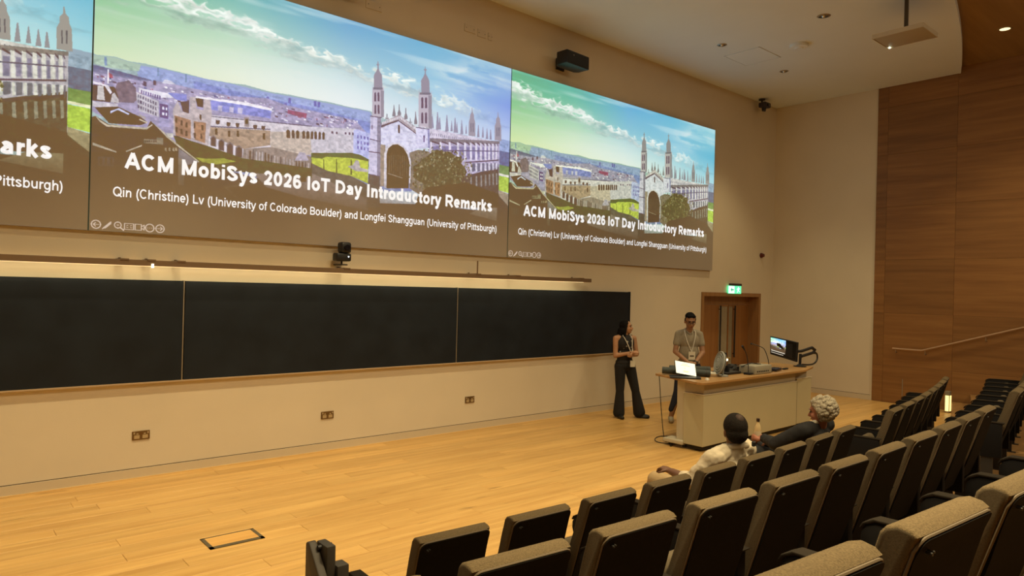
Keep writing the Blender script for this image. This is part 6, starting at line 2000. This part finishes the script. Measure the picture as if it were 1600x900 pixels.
# ---------------------------------------------------------------- people
def organic(name, parts, m, parent=None, voxel=.010, smooth_it=6, disp=None, zmin=None):
    bm = NB()
    for p in parts:
        if p[0] == 'c':
            _, a, b, ra, rb = p; a = Vector(a); b = Vector(b); d_ = b - a; L_ = d_.length; q = d_.to_track_quat('Z', 'Y').to_matrix()
            n_ = 16; rings = []
            for k in range(1, 6):
                th = k / 6 * PI / 2; rings.append((-ra * math.cos(th), ra * math.sin(th)))
            for k in range(7): f = k / 6; rings.append((L_ * f, ra + (rb - ra) * f))
            for k in range(5, 0, -1):
                th = k / 6 * PI / 2; rings.append((L_ + rb * math.cos(th), rb * math.sin(th)))
            prev = None; v0 = bm.verts.new(a + q @ Vector((0, 0, -ra)))
            for z, r in rings:
                ring = [bm.verts.new(a + q @ Vector((r * math.cos(2 * PI * i / n_), r * math.sin(2 * PI * i / n_), z))) for i in range(n_)]
                for i in range(n_):
                    if prev: bm.faces.new((prev[i], prev[(i + 1) % n_], ring[(i + 1) % n_], ring[i]))
                    else: bm.faces.new((v0, ring[(i + 1) % n_], ring[i]))
                prev = ring
            ve = bm.verts.new(a + q @ Vector((0, 0, L_ + rb)))
            for i in range(n_): bm.faces.new((prev[i], prev[(i + 1) % n_], ve))
        else:
            c, r = Vector(p[1]), p[2]; e = Euler([math.radians(v) for v in (p[3] if len(p) > 3 else (0, 0, 0))]).to_matrix()
            rr = bmesh.ops.create_uvsphere(bm, u_segments=20, v_segments=14, radius=1)
            for v in rr['verts']: v.co = c + e @ Vector((v.co.x * r[0], v.co.y * r[1], v.co.z * r[2]))
    bmesh.ops.recalc_face_normals(bm, faces=bm.faces)
    me = bpy.data.meshes.new(name); bm.to_mesh(me); bm.free(); o = bpy.data.objects.new(name, me); COL.objects.link(o)
    r = o.modifiers.new('r', 'REMESH'); r.mode = 'VOXEL'; r.voxel_size = voxel; r.use_smooth_shade = True
    s = o.modifiers.new('s', 'SMOOTH'); s.factor = .5; s.iterations = smooth_it
    if disp:
        tx = bpy.data.textures.new(name, 'CLOUDS'); tx.noise_scale = disp[0]
        dm = o.modifiers.new('d', 'DISPLACE'); dm.texture = tx; dm.strength = disp[1]; dm.mid_level = .5
    dg = bpy.context.evaluated_depsgraph_get(); nm = bpy.data.meshes.new_from_object(o.evaluated_get(dg))
    bpy.data.objects.remove(o); nm.materials.clear(); nm.materials.append(m); nm.name = name
    if zmin is not None:
        for v in nm.vertices: v.co.z = max(v.co.z, zmin)
    nm.polygons.foreach_set('use_smooth', [True] * len(nm.polygons))
    o = bpy.data.objects.new(name, nm); COL.objects.link(o); o.parent = parent
    return o
V3 = Vector
def head_parts(c, fwd, up, s=1.0):
    """head: centre c at eye height, face along fwd"""
    f = V3(fwd).normalized(); u = V3(up); u = (u - f * u.dot(f)).normalized(); r = f.cross(u)
    Mx = Matrix((r, f, u)).transposed(); e = [math.degrees(a) for a in Mx.to_euler()]
    P = lambda x, y_, z: V3(c) + (r * x + f * y_ + u * z) * s
    k = s
    parts = [('e', P(0, -.012, .03), (.074 * k, .092 * k, .088 * k), e), ('e', P(0, .02, -.035), (.062 * k, .068 * k, .075 * k), e),
             ('e', P(0, .045, -.082), (.034 * k, .034 * k, .030 * k), e), ('c', P(0, .084, .005), P(0, .104, -.030), .009 * k, .014 * k),
             ('e', P(-.076, -.008, -.012), (.010 * k, .020 * k, .032 * k), e), ('e', P(.076, -.008, -.012), (.010 * k, .020 * k, .032 * k), e),
             ('e', P(0, .076, .028), (.050 * k, .014 * k, .012 * k), e), ('e', P(0, .082, -.060), (.024 * k, .010 * k, .008 * k), e),
             ('e', P(-.038, .058, -.030), (.022 * k, .024 * k, .024 * k), e), ('e', P(.038, .058, -.030), (.022 * k, .024 * k, .024 * k), e)]
    return parts, P, e
def face_details(par, P, e, k, m_eye, m_lip, m_brow):
    for s in (-1, 1):
        o = organic('eye', [('e', P(s * .031, .080, .006), (.013 * k, .008 * k, .007 * k), e)], m_eye, par, .0035, 1)
        o = organic('eyebrow', [('c', P(s * .016, .092, .030), P(s * .048, .080, .030), .005 * k, .004 * k)], m_brow, par, .0035, 1)
    organic('mouth', [('c', P(-.020, .090, -.060), P(.020, .090, -.060), .005 * k, .005 * k)], m_lip, par, .0035, 1)
def hand_parts(w_, tipdir, palmn, s=1.0, curl=.6, side=1):
    """hand from the wrist w_: fingers along tipdir, palm faces palmn, thumb towards side * (tipdir x palmn)"""
    d = V3(tipdir).normalized(); n_ = V3(palmn); n_ = (n_ - d * n_.dot(d)).normalized(); r = d.cross(n_) * side
    parts = [('c', V3(w_), V3(w_) + d * .05 * s, .024 * s, .026 * s), ('c', V3(w_) + d * .045 * s - r * .022 * s, V3(w_) + d * .085 * s - r * .026 * s, .017 * s, .014 * s),
             ('c', V3(w_) + d * .045 * s + r * .018 * s, V3(w_) + d * .085 * s + r * .024 * s, .019 * s, .015 * s), ('c', V3(w_) + d * .06 * s, V3(w_) + d * .09 * s, .022 * s, .017 * s)]
    for k, (off, L_) in enumerate([(.030, .070), (.010, .078), (-.010, .072), (-.030, .056)]):
        a = V3(w_) + d * .088 * s + r * off * s
        b = a + (d * math.cos(curl * .6) + n_ * math.sin(curl * .6)) * L_ * .48 * s
        c = b + (d * math.cos(curl * 1.6) + n_ * math.sin(curl * 1.6)) * L_ * .50 * s
        parts += [('c', a, b, .0092 * s, .0088 * s), ('c', b, c, .0088 * s, .0074 * s)]
    a = V3(w_) + d * .03 * s + r * .026 * s; b = a + (d * .55 + r * .75 + n_ * .35).normalized() * .042 * s; c = b + (d * .85 + r * .2 + n_ * .5).normalized() * .034 * s
    parts += [('c', a, b, .0125 * s, .0105 * s), ('c', b, c, .0105 * s, .0085 * s)]
    return parts
m_eye = mat('eye_dark', (.02, .012, .008), .3); m_lip = mat('lip', (.20, .06, .045), .5); m_hairb = mat('hair_black', (.007, .006, .006), .85, spec=.15, bump=(90, .5))
m_skin1 = mat('skin_fair', (.46, .24, .13), .55, noise=(12, .06)); m_skin2 = mat('skin_tan', (.36, .185, .10), .55, noise=(12, .06)); m_skin3 = mat('skin_ruddy', (.36, .14, .08), .55, noise=(12, .08))
m_skin4 = mat('skin_brown', (.16, .075, .04), .55, noise=(12, .06))
m_jean = mat('trousers_black', (.010, .009, .009), .85); m_shoe = mat('shoe_black', (.010, .009, .009), .5)
m_lan = mat('lanyard_white', (.62, .58, .50), .7); m_badge = mat('badge_card', (.72, .66, .52), .5)

# --- standing woman beside the blackboard (local: faces +Y, her right is +X)
w_ = thing('person', 'woman with long black hair in sleeveless top standing with folded arms by the blackboard', 'person', (8.97, 7.43, 0), math.atan2(.39, -.96))
m_flo = bpy.data.materials.new('floral_top'); m_flo.use_nodes = True; nt = m_flo.node_tree; b_ = nt.nodes['Principled BSDF']; b_.inputs['Roughness'].default_value = .8
tc = nt.nodes.new('ShaderNodeTexCoord'); vo = nt.nodes.new('ShaderNodeTexVoronoi'); vo.inputs['Scale'].default_value = 13; nt.links.new(tc.outputs['Object'], vo.inputs[0])
cr = nt.nodes.new('ShaderNodeValToRGB'); cr.color_ramp.elements[0].position = .16; cr.color_ramp.elements[0].color = (.42, .40, .34, 1); cr.color_ramp.elements[1].position = .24; cr.color_ramp.elements[1].color = (.012, .010, .010, 1)
nt.links.new(vo.outputs['Distance'], cr.inputs[0]); nt.links.new(cr.outputs[0], b_.inputs['Base Color'])
hip = V3((.02, .0, .92)); chest = V3((.03, .01, 1.20)); neck = V3((.03, .0, 1.385)); hc = V3((.015, .02, 1.515))
hp, HP, he = head_parts(hc, (-.72, .62, .10), (-.02, -.02, 1), .97)
sR, sL = V3((.20, .0, 1.325)), V3((-.135, .0, 1.325)); eR, eL = V3((.215, .03, 1.045)), V3((-.185, .02, 1.06)); hR, hL = V3((-.04, .215, 1.115)), V3((.02, .20, 1.06))
legs = [('c', (.10, 0, .88), (.10, .01, .48), .088, .058), ('c', (.10, .01, .48), (.095, -.02, .09), .056, .036), ('c', (-.07, 0, .88), (-.17, .03, .47), .088, .058), ('c', (-.17, .03, .47), (-.25, .02, .09), .056, .036),
        ('c', (.095, -.02, .06), (.11, .12, .03), .036, .028), ('c', (-.25, .02, .06), (-.34, .10, .03), .036, .028)]
body = hp + [('c', neck + V3((0, -.005, -.05)), neck + V3((0, .012, .06)), .050, .045), ('e', chest + V3((0, 0, .05)), (.145, .095, .15)), ('e', V3((.03, .005, 1.04)), (.125, .090, .16)), ('e', V3((.025, 0, .90)), (.155, .105, .11)),
        ('c', sR - V3((.06, 0, -.01)), sR, .055, .050), ('c', sL + V3((.06, 0, .01)), sL, .055, .050),
        ('c', sR, eR, .050, .039), ('c', eR, hR + (eR - hR).normalized() * .06, .040, .027), ('c', sL, eL, .048, .038), ('c', eL, hL + (eL - hL).normalized() * .06, .038, .027)] + legs
body += hand_parts(hR + (eR - hR).normalized() * .05, hR - eR, (0, -.6, -.8), .92, 1.0, 1) + hand_parts(hL + (eL - hL).normalized() * .05, hL - eL, (0, -.9, .2), .92, .9, -1)
bd = organic('body', body, m_skin1, w_, .0095, 3)
face_details(bd, HP, he, .97, m_eye, m_lip, m_hairb)
f_ = (HP(0, 1, 0) - HP(0, 0, 0)).normalized(); 
organic('hair', [('e', HP(0, -.030, .045), (.088, .092, .085), he), ('e', HP(0, -.065, -.04), (.080, .060, .11), he), ('c', HP(0, -.085, -.06), V3((.06, -.11, 1.24)), .075, .070), ('c', HP(.06, -.06, -.05), V3((.15, -.07, 1.22)), .045, .040), ('c', V3((.06, -.10, 1.26)), V3((.10, -.10, 1.06)), .085, .055), ('c', V3((.15, -.08, 1.28)), V3((.18, -.08, 1.12)), .055, .045),
                 ('c', HP(.070, .01, .02), V3((.105, .075, 1.20)), .022, .022), ('c', HP(-.074, -.02, .03), V3((-.05, .055, 1.24)), .018, .020)], m_hairb, bd, .009, 3, (.03, .010))
organic('sleeveless_top', [('e', chest + V3((0, .004, .045)), (.158, .112, .155)), ('e', V3((.03, .008, 1.03)), (.140, .105, .17)), ('e', V3((.025, .004, .93)), (.166, .118, .08)), ('c', (.14, 0, 1.345), (-.08, 0, 1.345), .046, .046)], m_flo, bd, .009, 4)
organic('trousers', [('e', (.025, 0, .88), (.170, .122, .10)), ('c', (.105, 0, .86), (.105, .01, .48), .100, .072), ('c', (.105, .01, .48), (.10, -.02, .09), .066, .098), ('c', (-.07, 0, .86), (-.17, .03, .47), .100, .072), ('c', (-.17, .03, .47), (-.26, .02, .09), .066, .102)], m_jean, bd, .010, 4, None, .022)
organic('shoe', [('c', (.095, -.04, .045), (.115, .13, .030), .046, .034), ('e', (.10, .04, .02), (.048, .12, .020))], m_shoe, bd, .008, 3)
organic('shoe', [('c', (-.235, .0, .045), (-.36, .13, .030), .046, .034), ('e', (-.30, .07, .02), (.05, .12, .020), (0, 0, 44))], m_shoe, bd, .008, 3)
bm = NB()
tube(bm, curve_pts([(.085, -.03, 1.41), (.095, .10, 1.345), (.045, .150, 1.22), (.0, .165, 1.10), (-.03, .180, .98)]), .0075, 6); tube(bm, curve_pts([(-.03, -.02, 1.41), (-.045, .10, 1.345), (-.03, .145, 1.22), (-.03, .165, 1.08), (-.03, .180, .98)]), .0075, 6)
obj('lanyard', bm, m_lan, bd, smooth=True)
bm = NB(); bx(bm, -.075, .015, .172, .177, .87, .975); bg_ = obj('badge', bm, m_badge, bd)

# --- man standing behind the desk, looking down
m_ = thing('person', 'man in grey polo shirt and glasses standing behind the desk, hands clasped, looking down', 'person', (9.57, 6.62, 0), math.atan2(.70, -.71))
hc = V3((.0, .07, 1.655)); hp, HP, he = head_parts(hc, (-.05, .93, -.34), (0, .33, .93), 1.10)
sR, sL = V3((.170, 0, 1.435)), V3((-.170, 0, 1.435)); eR, eL = V3((.225, .05, 1.15)), V3((-.215, .05, 1.15)); hR, hL = V3((.035, .25, .985)), V3((-.045, .24, .965))
legs = [('c', (.10, 0, .92), (.16, .03, .50), .095, .062), ('c', (.16, .03, .50), (.26, .02, .09), .060, .040), ('c', (-.10, 0, .92), (-.11, .02, .50), .095, .062), ('c', (-.11, .02, .50), (-.12, 0, .09), .060, .040), ('c', (.26, .02, .06), (.27, .13, .035), .04, .03), ('c', (-.12, 0, .06), (-.12, .12, .035), .04, .03)]
body = hp + [('c', (0, 0, 1.45), (0, .045, 1.57), .060, .055), ('e', (0, 0, 1.31), (.155, .100, .15)), ('e', (0, .01, 1.12), (.145, .100, .18)), ('e', (0, 0, .96), (.16, .11, .11)),
        ('c', (.10, 0, 1.44), sR, .044, .044), ('c', (-.10, 0, 1.44), sL, .044, .044), ('c', sR, eR, .047, .041), ('c', eR, hR + (eR - hR).normalized() * .05, .041, .029), ('c', sL, eL, .047, .041), ('c', eL, hL + (eL - hL).normalized() * .05, .044, .030)] + legs
body += hand_parts(hR + (eR - hR).normalized() * .04, hR - eR, (0, -.8, -.3), 1.0, .9, 1) + hand_parts(hL + (eL - hL).normalized() * .04, hL - eL, (0, -.8, .3), 1.0, .9, -1)
bd = organic('body', body, m_skin2, m_, .0095, 3)
face_details(bd, HP, he, 1.10, m_eye, m_lip, m_hairb)
organic('hair', [('e', HP(0, -.024, .060), (.082, .094, .072), he), ('e', HP(0, -.060, .0), (.076, .050, .075), he), ('c', HP(-.045, .05, .088), HP(.045, .05, .088), .024, .024), ('c', HP(.076, .0, .04), HP(.078, .0, .005), .012, .010), ('c', HP(-.076, .0, .04), HP(-.078, .0, .005), .012, .010)], m_hairb, bd, .008, 3, (.02, .008))
m_polo = mat('polo_grey', (.30, .26, .19), .85, noise=(25, .06), bump=(60, .2))
organic('polo_shirt', [('e', (0, 0, 1.33), (.175, .120, .165)), ('e', (0, .005, 1.13), (.165, .115, .20)), ('e', (0, 0, .98), (.172, .128, .11)), ('c', (.07, 0, 1.47), sR, .056, .058), ('c', (-.07, 0, 1.47), sL, .056, .058), ('c', sR, sR.lerp(eR, .52), .060, .062), ('c', sL, sL.lerp(eL, .52), .060, .062)], m_polo, bd, .010, 4)
organic('shirt_collar', [('c', (.062, .02, 1.505), (.022, .112, 1.455), .013, .010), ('c', (-.062, .02, 1.505), (-.022, .112, 1.455), .013, .010), ('c', (-.06, -.03, 1.52), (.06, -.03, 1.52), .018, .018)], m_polo, bd, .008, 2)
m_navy = mat('jeans_navy', (.010, .013, .028), .8)
organic('trousers', [('e', (0, 0, .93), (.172, .125, .10)), ('c', (.10, 0, .90), (.16, .03, .50), .106, .074), ('c', (.16, .03, .50), (.255, .02, .20), .072, .052), ('c', (-.10, 0, .90), (-.11, .02, .50), .106, .074), ('c', (-.11, .02, .50), (-.12, 0, .12), .074, .058)], m_navy, bd, .010, 4)
m_shw = mat('shoe_white', (.42, .38, .28), .6)
organic('shoe', [('c', (.26, .0, .055), (.275, .16, .035), .048, .038)], m_shw, bd, .008, 2); organic('shoe', [('c', (-.12, -.03, .055), (-.12, .15, .035), .048, .038)], m_shw, bd, .008, 2)
bm = NB(); tube(bm, curve_pts([(.07, -.02, 1.53), (.085, .10, 1.46), (.055, .145, 1.33), (.0, .152, 1.20), (-.02, .155, 1.165)]), .008, 6); tube(bm, curve_pts([(-.07, -.02, 1.53), (-.085, .10, 1.46), (-.06, .145, 1.33), (-.03, .152, 1.20), (-.02, .155, 1.165)]), .008, 6)
obj('lanyard', bm, m_lan, bd, smooth=True)
bm = NB(); bx(bm, -.075, .03, .158, .164, 1.035, 1.165); bg_ = obj('badge', bm, m_badge, bd)
bm = NB(); bx(bm, -.055, .01, .164, .166, 1.085, 1.105); obj('badge_print', bm, mat('badge_ink', (.08, .05, .03), .6), bg_)
bm = NB()
for s in (-1, 1): tube(bm, [HP(s * .031 + .024 * math.cos(a), .100, .004 + .018 * math.sin(a)) for a in [k * PI / 8 for k in range(17)]], .0028, 6); tube(bm, [HP(s * .055, .098, .008), HP(s * .078, .0, .005)], .0025, 5)
tube(bm, [HP(-.008, .102, .008), HP(.008, .102, .008)], .0025, 5); obj('glasses', bm, m_black, bd)
bm = NB(); q0 = V3(hL + (eL - hL).normalized() * .055); cyl(bm, q0 - (eL - hL).normalized() * .012, q0 + (eL - hL).normalized() * .012, .034, n=18); obj('wrist_watch', bm, m_black, bd, smooth=True)

# --- seated man in a pale shirt (local = room axes; +Y towards the stage)
p_ = thing('person', 'balding man in a cream shirt slouched in the front row, seen from behind', 'person', (4.80, 2.70, 0), 0)
hc = V3((-.03, .16, 1.055)); hp, HP, he = head_parts(hc, (.66, .75, .02), (-.10, -.04, 1), 1.08)
sR, sL = V3((.215, .20, .880)), V3((-.215, .22, .858)); eR, eL = V3((.27, .40, .66)), V3((-.29, .36, .665)); hR, hL = V3((.08, .58, .58)), V3((-.25, .60, .69))
body = hp + [('c', (-.015, .18, .88), (-.03, .165, .98), .062, .058), ('e', (0, .23, .76), (.175, .11, .17)), ('e', (0, .30, .57), (.17, .125, .15)), ('e', (0, .36, .49), (.17, .14, .09)),
        ('c', (.1, .20, .86), sR, .06, .058), ('c', (-.1, .21, .85), sL, .06, .058), ('c', sR, eR, .055, .045), ('c', eR, hR, .044, .030), ('c', sL, eL, .055, .045), ('c', eL, hL - (hL - eL).normalized() * .03, .044, .030),
        ('c', (.10, .38, .49), (.12, .80, .52), .085, .062), ('c', (.12, .80, .52), (.14, .98, .09), .058, .042), ('c', (-.10, .38, .49), (-.12, .82, .54), .085, .062), ('c', (-.12, .82, .54), (-.10, 1.0, .09), .058, .042)]
body += hand_parts(hR, (-.6, .7, -.1), (0, -.2, -1), 1.0, .7, -1) + hand_parts(hL - (hL - eL).normalized() * .02, hL - eL, (0, 0, -1), 1.0, .8, 1)
bd = organic('body', body, m_skin4, p_, .0095, 3)
face_details(bd, HP, he, 1.08, m_eye, m_lip, m_hairb)
m_hairg = mat('hair_dark_grey', (.016, .012, .009), .85, spec=.15, noise=(80, .3), bump=(120, .5))
organic('hair', [('e', HP(0, -.008, .036), (.090, .112, .102), he), ('e', HP(0, -.040, -.012), (.083, .080, .074), he)], m_hairg, bd, .007, 3)
organic('bald_patch', [('e', HP(.010, -.048, .080), (.042, .046, .053), he)], mat('scalp', (.050, .026, .016), .75, noise=(30, .4)), bd, .006, 2)
m_cream = mat('shirt_cream', (.66, .56, .40), .8, bump=(14, .6))
organic('shirt', [('c', (-.018, .165, .875), (-.022, .158, .930), .080, .074), ('e', (0, .225, .77), (.205, .135, .17)), ('e', (0, .30, .58), (.195, .145, .17)), ('c', (.07, .190, .908), sR, .064, .076), ('c', (-.07, .200, .898), sL, .064, .076), ('c', sR, eR, .076, .066), ('c', sL, eL, .078, .066), ('c', eR, eR.lerp(hR, .35), .064, .055), ('c', eL, eL.lerp(hL, .30), .066, .056)], m_cream, bd, .010, 3, (.07, .030))
organic('shirt_collar', [('c', (-.090, .165, .938), (-.055, .105, .950), .024, .026), ('c', (-.055, .105, .950), (.025, .098, .950), .026, .026), ('c', (.025, .098, .950), (.065, .165, .938), .026, .024)], m_cream, bd, .008, 2)
bm = NB(); bx(bm, .125, .160, .090, .115, .925, .965); bev(bm, .006, 1); obj('shoulder_clip', bm, m_black, bd)
m_tan = mat('trousers_tan', (.40, .28, .14), .85, noise=(20, .06))
organic('trousers', [('e', (0, .38, .49), (.185, .15, .09)), ('c', (.10, .38, .49), (.12, .80, .525), .096, .076), ('c', (.12, .80, .52), (.14, .97, .14), .072, .060), ('c', (-.10, .38, .49), (-.12, .82, .545), .096, .076), ('c', (-.12, .82, .54), (-.10, .99, .14), .072, .060)], m_tan, bd, .010, 3)
organic('shoe', [('c', (.14, .97, .055), (.15, 1.14, .035), .046, .036)], m_shoe, bd, .009, 2); organic('shoe', [('c', (-.10, .99, .055), (-.10, 1.16, .035), .046, .036)], m_shoe, bd, .009, 2)

# --- seated man with curly grey hair, holding a bottle
g_ = thing('person', 'man with bushy curly grey hair in a dark jacket lounging in the front row', 'person', (6.46, 2.80, 0), math.radians(4))
hc = V3((-.05, .165, 1.03)); hp, HP, he = head_parts(hc, (-.12, .95, -.16), (-.05, .12, 1), 1.03)
sR, sL = V3((.20, .20, .875)), V3((-.21, .25, .86)); eR, eL = V3((.27, .42, .69)), V3((-.25, .50, .70)); hR, hL = V3((.06, .66, .66)), V3((-.06, .72, .70))
body = hp + [('c', (-.015, .18, .90), (-.03, .165, 1.0), .060, .056), ('e', (0, .23, .75), (.175, .11, .17)), ('e', (0, .32, .58), (.17, .125, .15)), ('e', (0, .38, .49), (.17, .14, .09)),
        ('c', (.1, .20, .88), sR, .06, .058), ('c', (-.1, .22, .87), sL, .06, .058), ('c', sR, eR, .055, .045), ('c', eR, hR, .044, .030), ('c', sL, eL, .055, .045), ('c', eL, hL, .044, .030),
        ('c', (.10, .40, .50), (.10, .86, .56), .085, .062), ('c', (.10, .86, .56), (.12, 1.06, .09), .058, .042), ('c', (-.10, .40, .50), (-.12, .86, .56), .085, .062), ('c', (-.12, .86, .56), (-.12, 1.08, .09), .058, .042)]
body += hand_parts(hL - V3((.05, -.01, .02)), (.35, .85, .0), (.9, -.2, 0), .95, 1.1, 1) + hand_parts(hR, (-.5, .6, -.3), (-.2, -.2, -1), 1.0, .7, -1)
bd = organic('body', body, m_skin3, g_, .0095, 3)
face_details(bd, HP, he, 1.03, m_eye, m_lip, mat('brow_grey', (.25, .22, .18), .8))
rg = np.random.RandomState(12)
bm = NB(); bmesh.ops.create_icosphere(bm, subdivisions=6, radius=1)
dirs = rg.normal(size=(420, 3)); dirs /= np.linalg.norm(dirs, axis=1)[:, None]; sz_ = rg.uniform(.11, .20, 420); lift = rg.uniform(.0, .07, 420)
hm_ = mat('hair_grey', (.38, .33, .245), .9, spec=.15, noise=(60, .35), bump=(110, .8))
for v in bm.verts:
    d_ = np.array(v.co[:]); dist = np.linalg.norm(dirs - d_, axis=1)
    bump_ = np.where(dist < sz_, np.sqrt(np.maximum(sz_ ** 2 - dist ** 2, 0)) * .8 + lift, 0).max()
    face = max(0.0, d_[1] - .35) * max(0.0, .55 - d_[2]) * 1.6
    r_ = .93 + bump_ - min(face, .35)
    v.co = HP(d_[0] * .108 * r_, -.034 + d_[1] * .116 * r_, .028 + d_[2] * .112 * r_)
obj('curly_hair', bm, hm_, bd, smooth=True, autosm=False)
m_suit = mat('jacket_black', (.013, .012, .013), .85)
organic('jacket', [('e', (0, .225, .75), (.205, .135, .17)), ('e', (0, .32, .57), (.200, .150, .15)), ('c', (.09, .195, .885), sR, .066, .074), ('c', (-.09, .215, .875), sL, .066, .074), ('c', sR, eR, .074, .064), ('c', sL, eL, .074, .064), ('c', eR, eR.lerp(hR, .85), .062, .046), ('c', eL, eL.lerp(hL, .80), .062, .046)], m_suit, bd, .010, 3, (.06, .012))
organic('shirt_collar', [('c', (-.10, .19, .935), (.06, .13, .945), .022, .022), ('c', (-.10, .19, .935), (-.085, .29, .90), .020, .018)], mat('collar_white', (.66, .60, .46), .7), bd, .008, 2)
organic('trousers', [('e', (0, .40, .49), (.185, .15, .09)), ('c', (.10, .40, .50), (.10, .86, .565), .096, .076), ('c', (.10, .86, .56), (.12, 1.05, .14), .072, .060), ('c', (-.10, .40, .50), (-.12, .86, .565), .096, .076), ('c', (-.12, .86, .56), (-.12, 1.07, .14), .072, .060)], m_suit, bd, .010, 3)
organic('shoe', [('c', (.12, 1.05, .055), (.13, 1.22, .035), .046, .036)], m_shoe, bd, .009, 2); organic('shoe', [('c', (-.12, 1.07, .055), (-.12, 1.24, .035), .046, .036)], m_shoe, bd, .009, 2)
# bottle in his hand
t = thing('drink_bottle', 'small clear bottle with dark cap held on the lap of the curly-haired man', 'bottle', (6.395, 3.585, .645))
def lathe(bm, prof, n_=20):
    prev = None
    for z, r in prof:
        ring = [bm.verts.new((r * math.cos(2 * PI * i / n_), r * math.sin(2 * PI * i / n_), z)) for i in range(n_)]
        if prev:
            for i in range(n_): bm.faces.new((prev[i], prev[(i + 1) % n_], ring[(i + 1) % n_], ring[i]))
        else: bm.faces.new(ring[::-1])
        prev = ring
    bm.faces.new(prev)
bm = NB(); lathe(bm, [(0, .030), (.01, .034), (.10, .034), (.13, .031), (.155, .024), (.175, .014), (.195, .013)]); obj('bottle_body', bm, mat('bottle_plastic', (.62, .46, .24), .2, spec=.6), t, smooth=True)
bm = NB(); cyl(bm, (0, 0, .193), (0, 0, .222), .017, n=16); obj('bottle_cap', bm, mat('cap_dark', (.03, .015, .012), .4), t, smooth=True)
bm = NB(); cyl(bm, (0, 0, .05), (0, 0, .10), .0348, n=20, caps=False); obj('bottle_label', bm, mat('label_cream', (.66, .55, .36), .6), t, smooth=True)
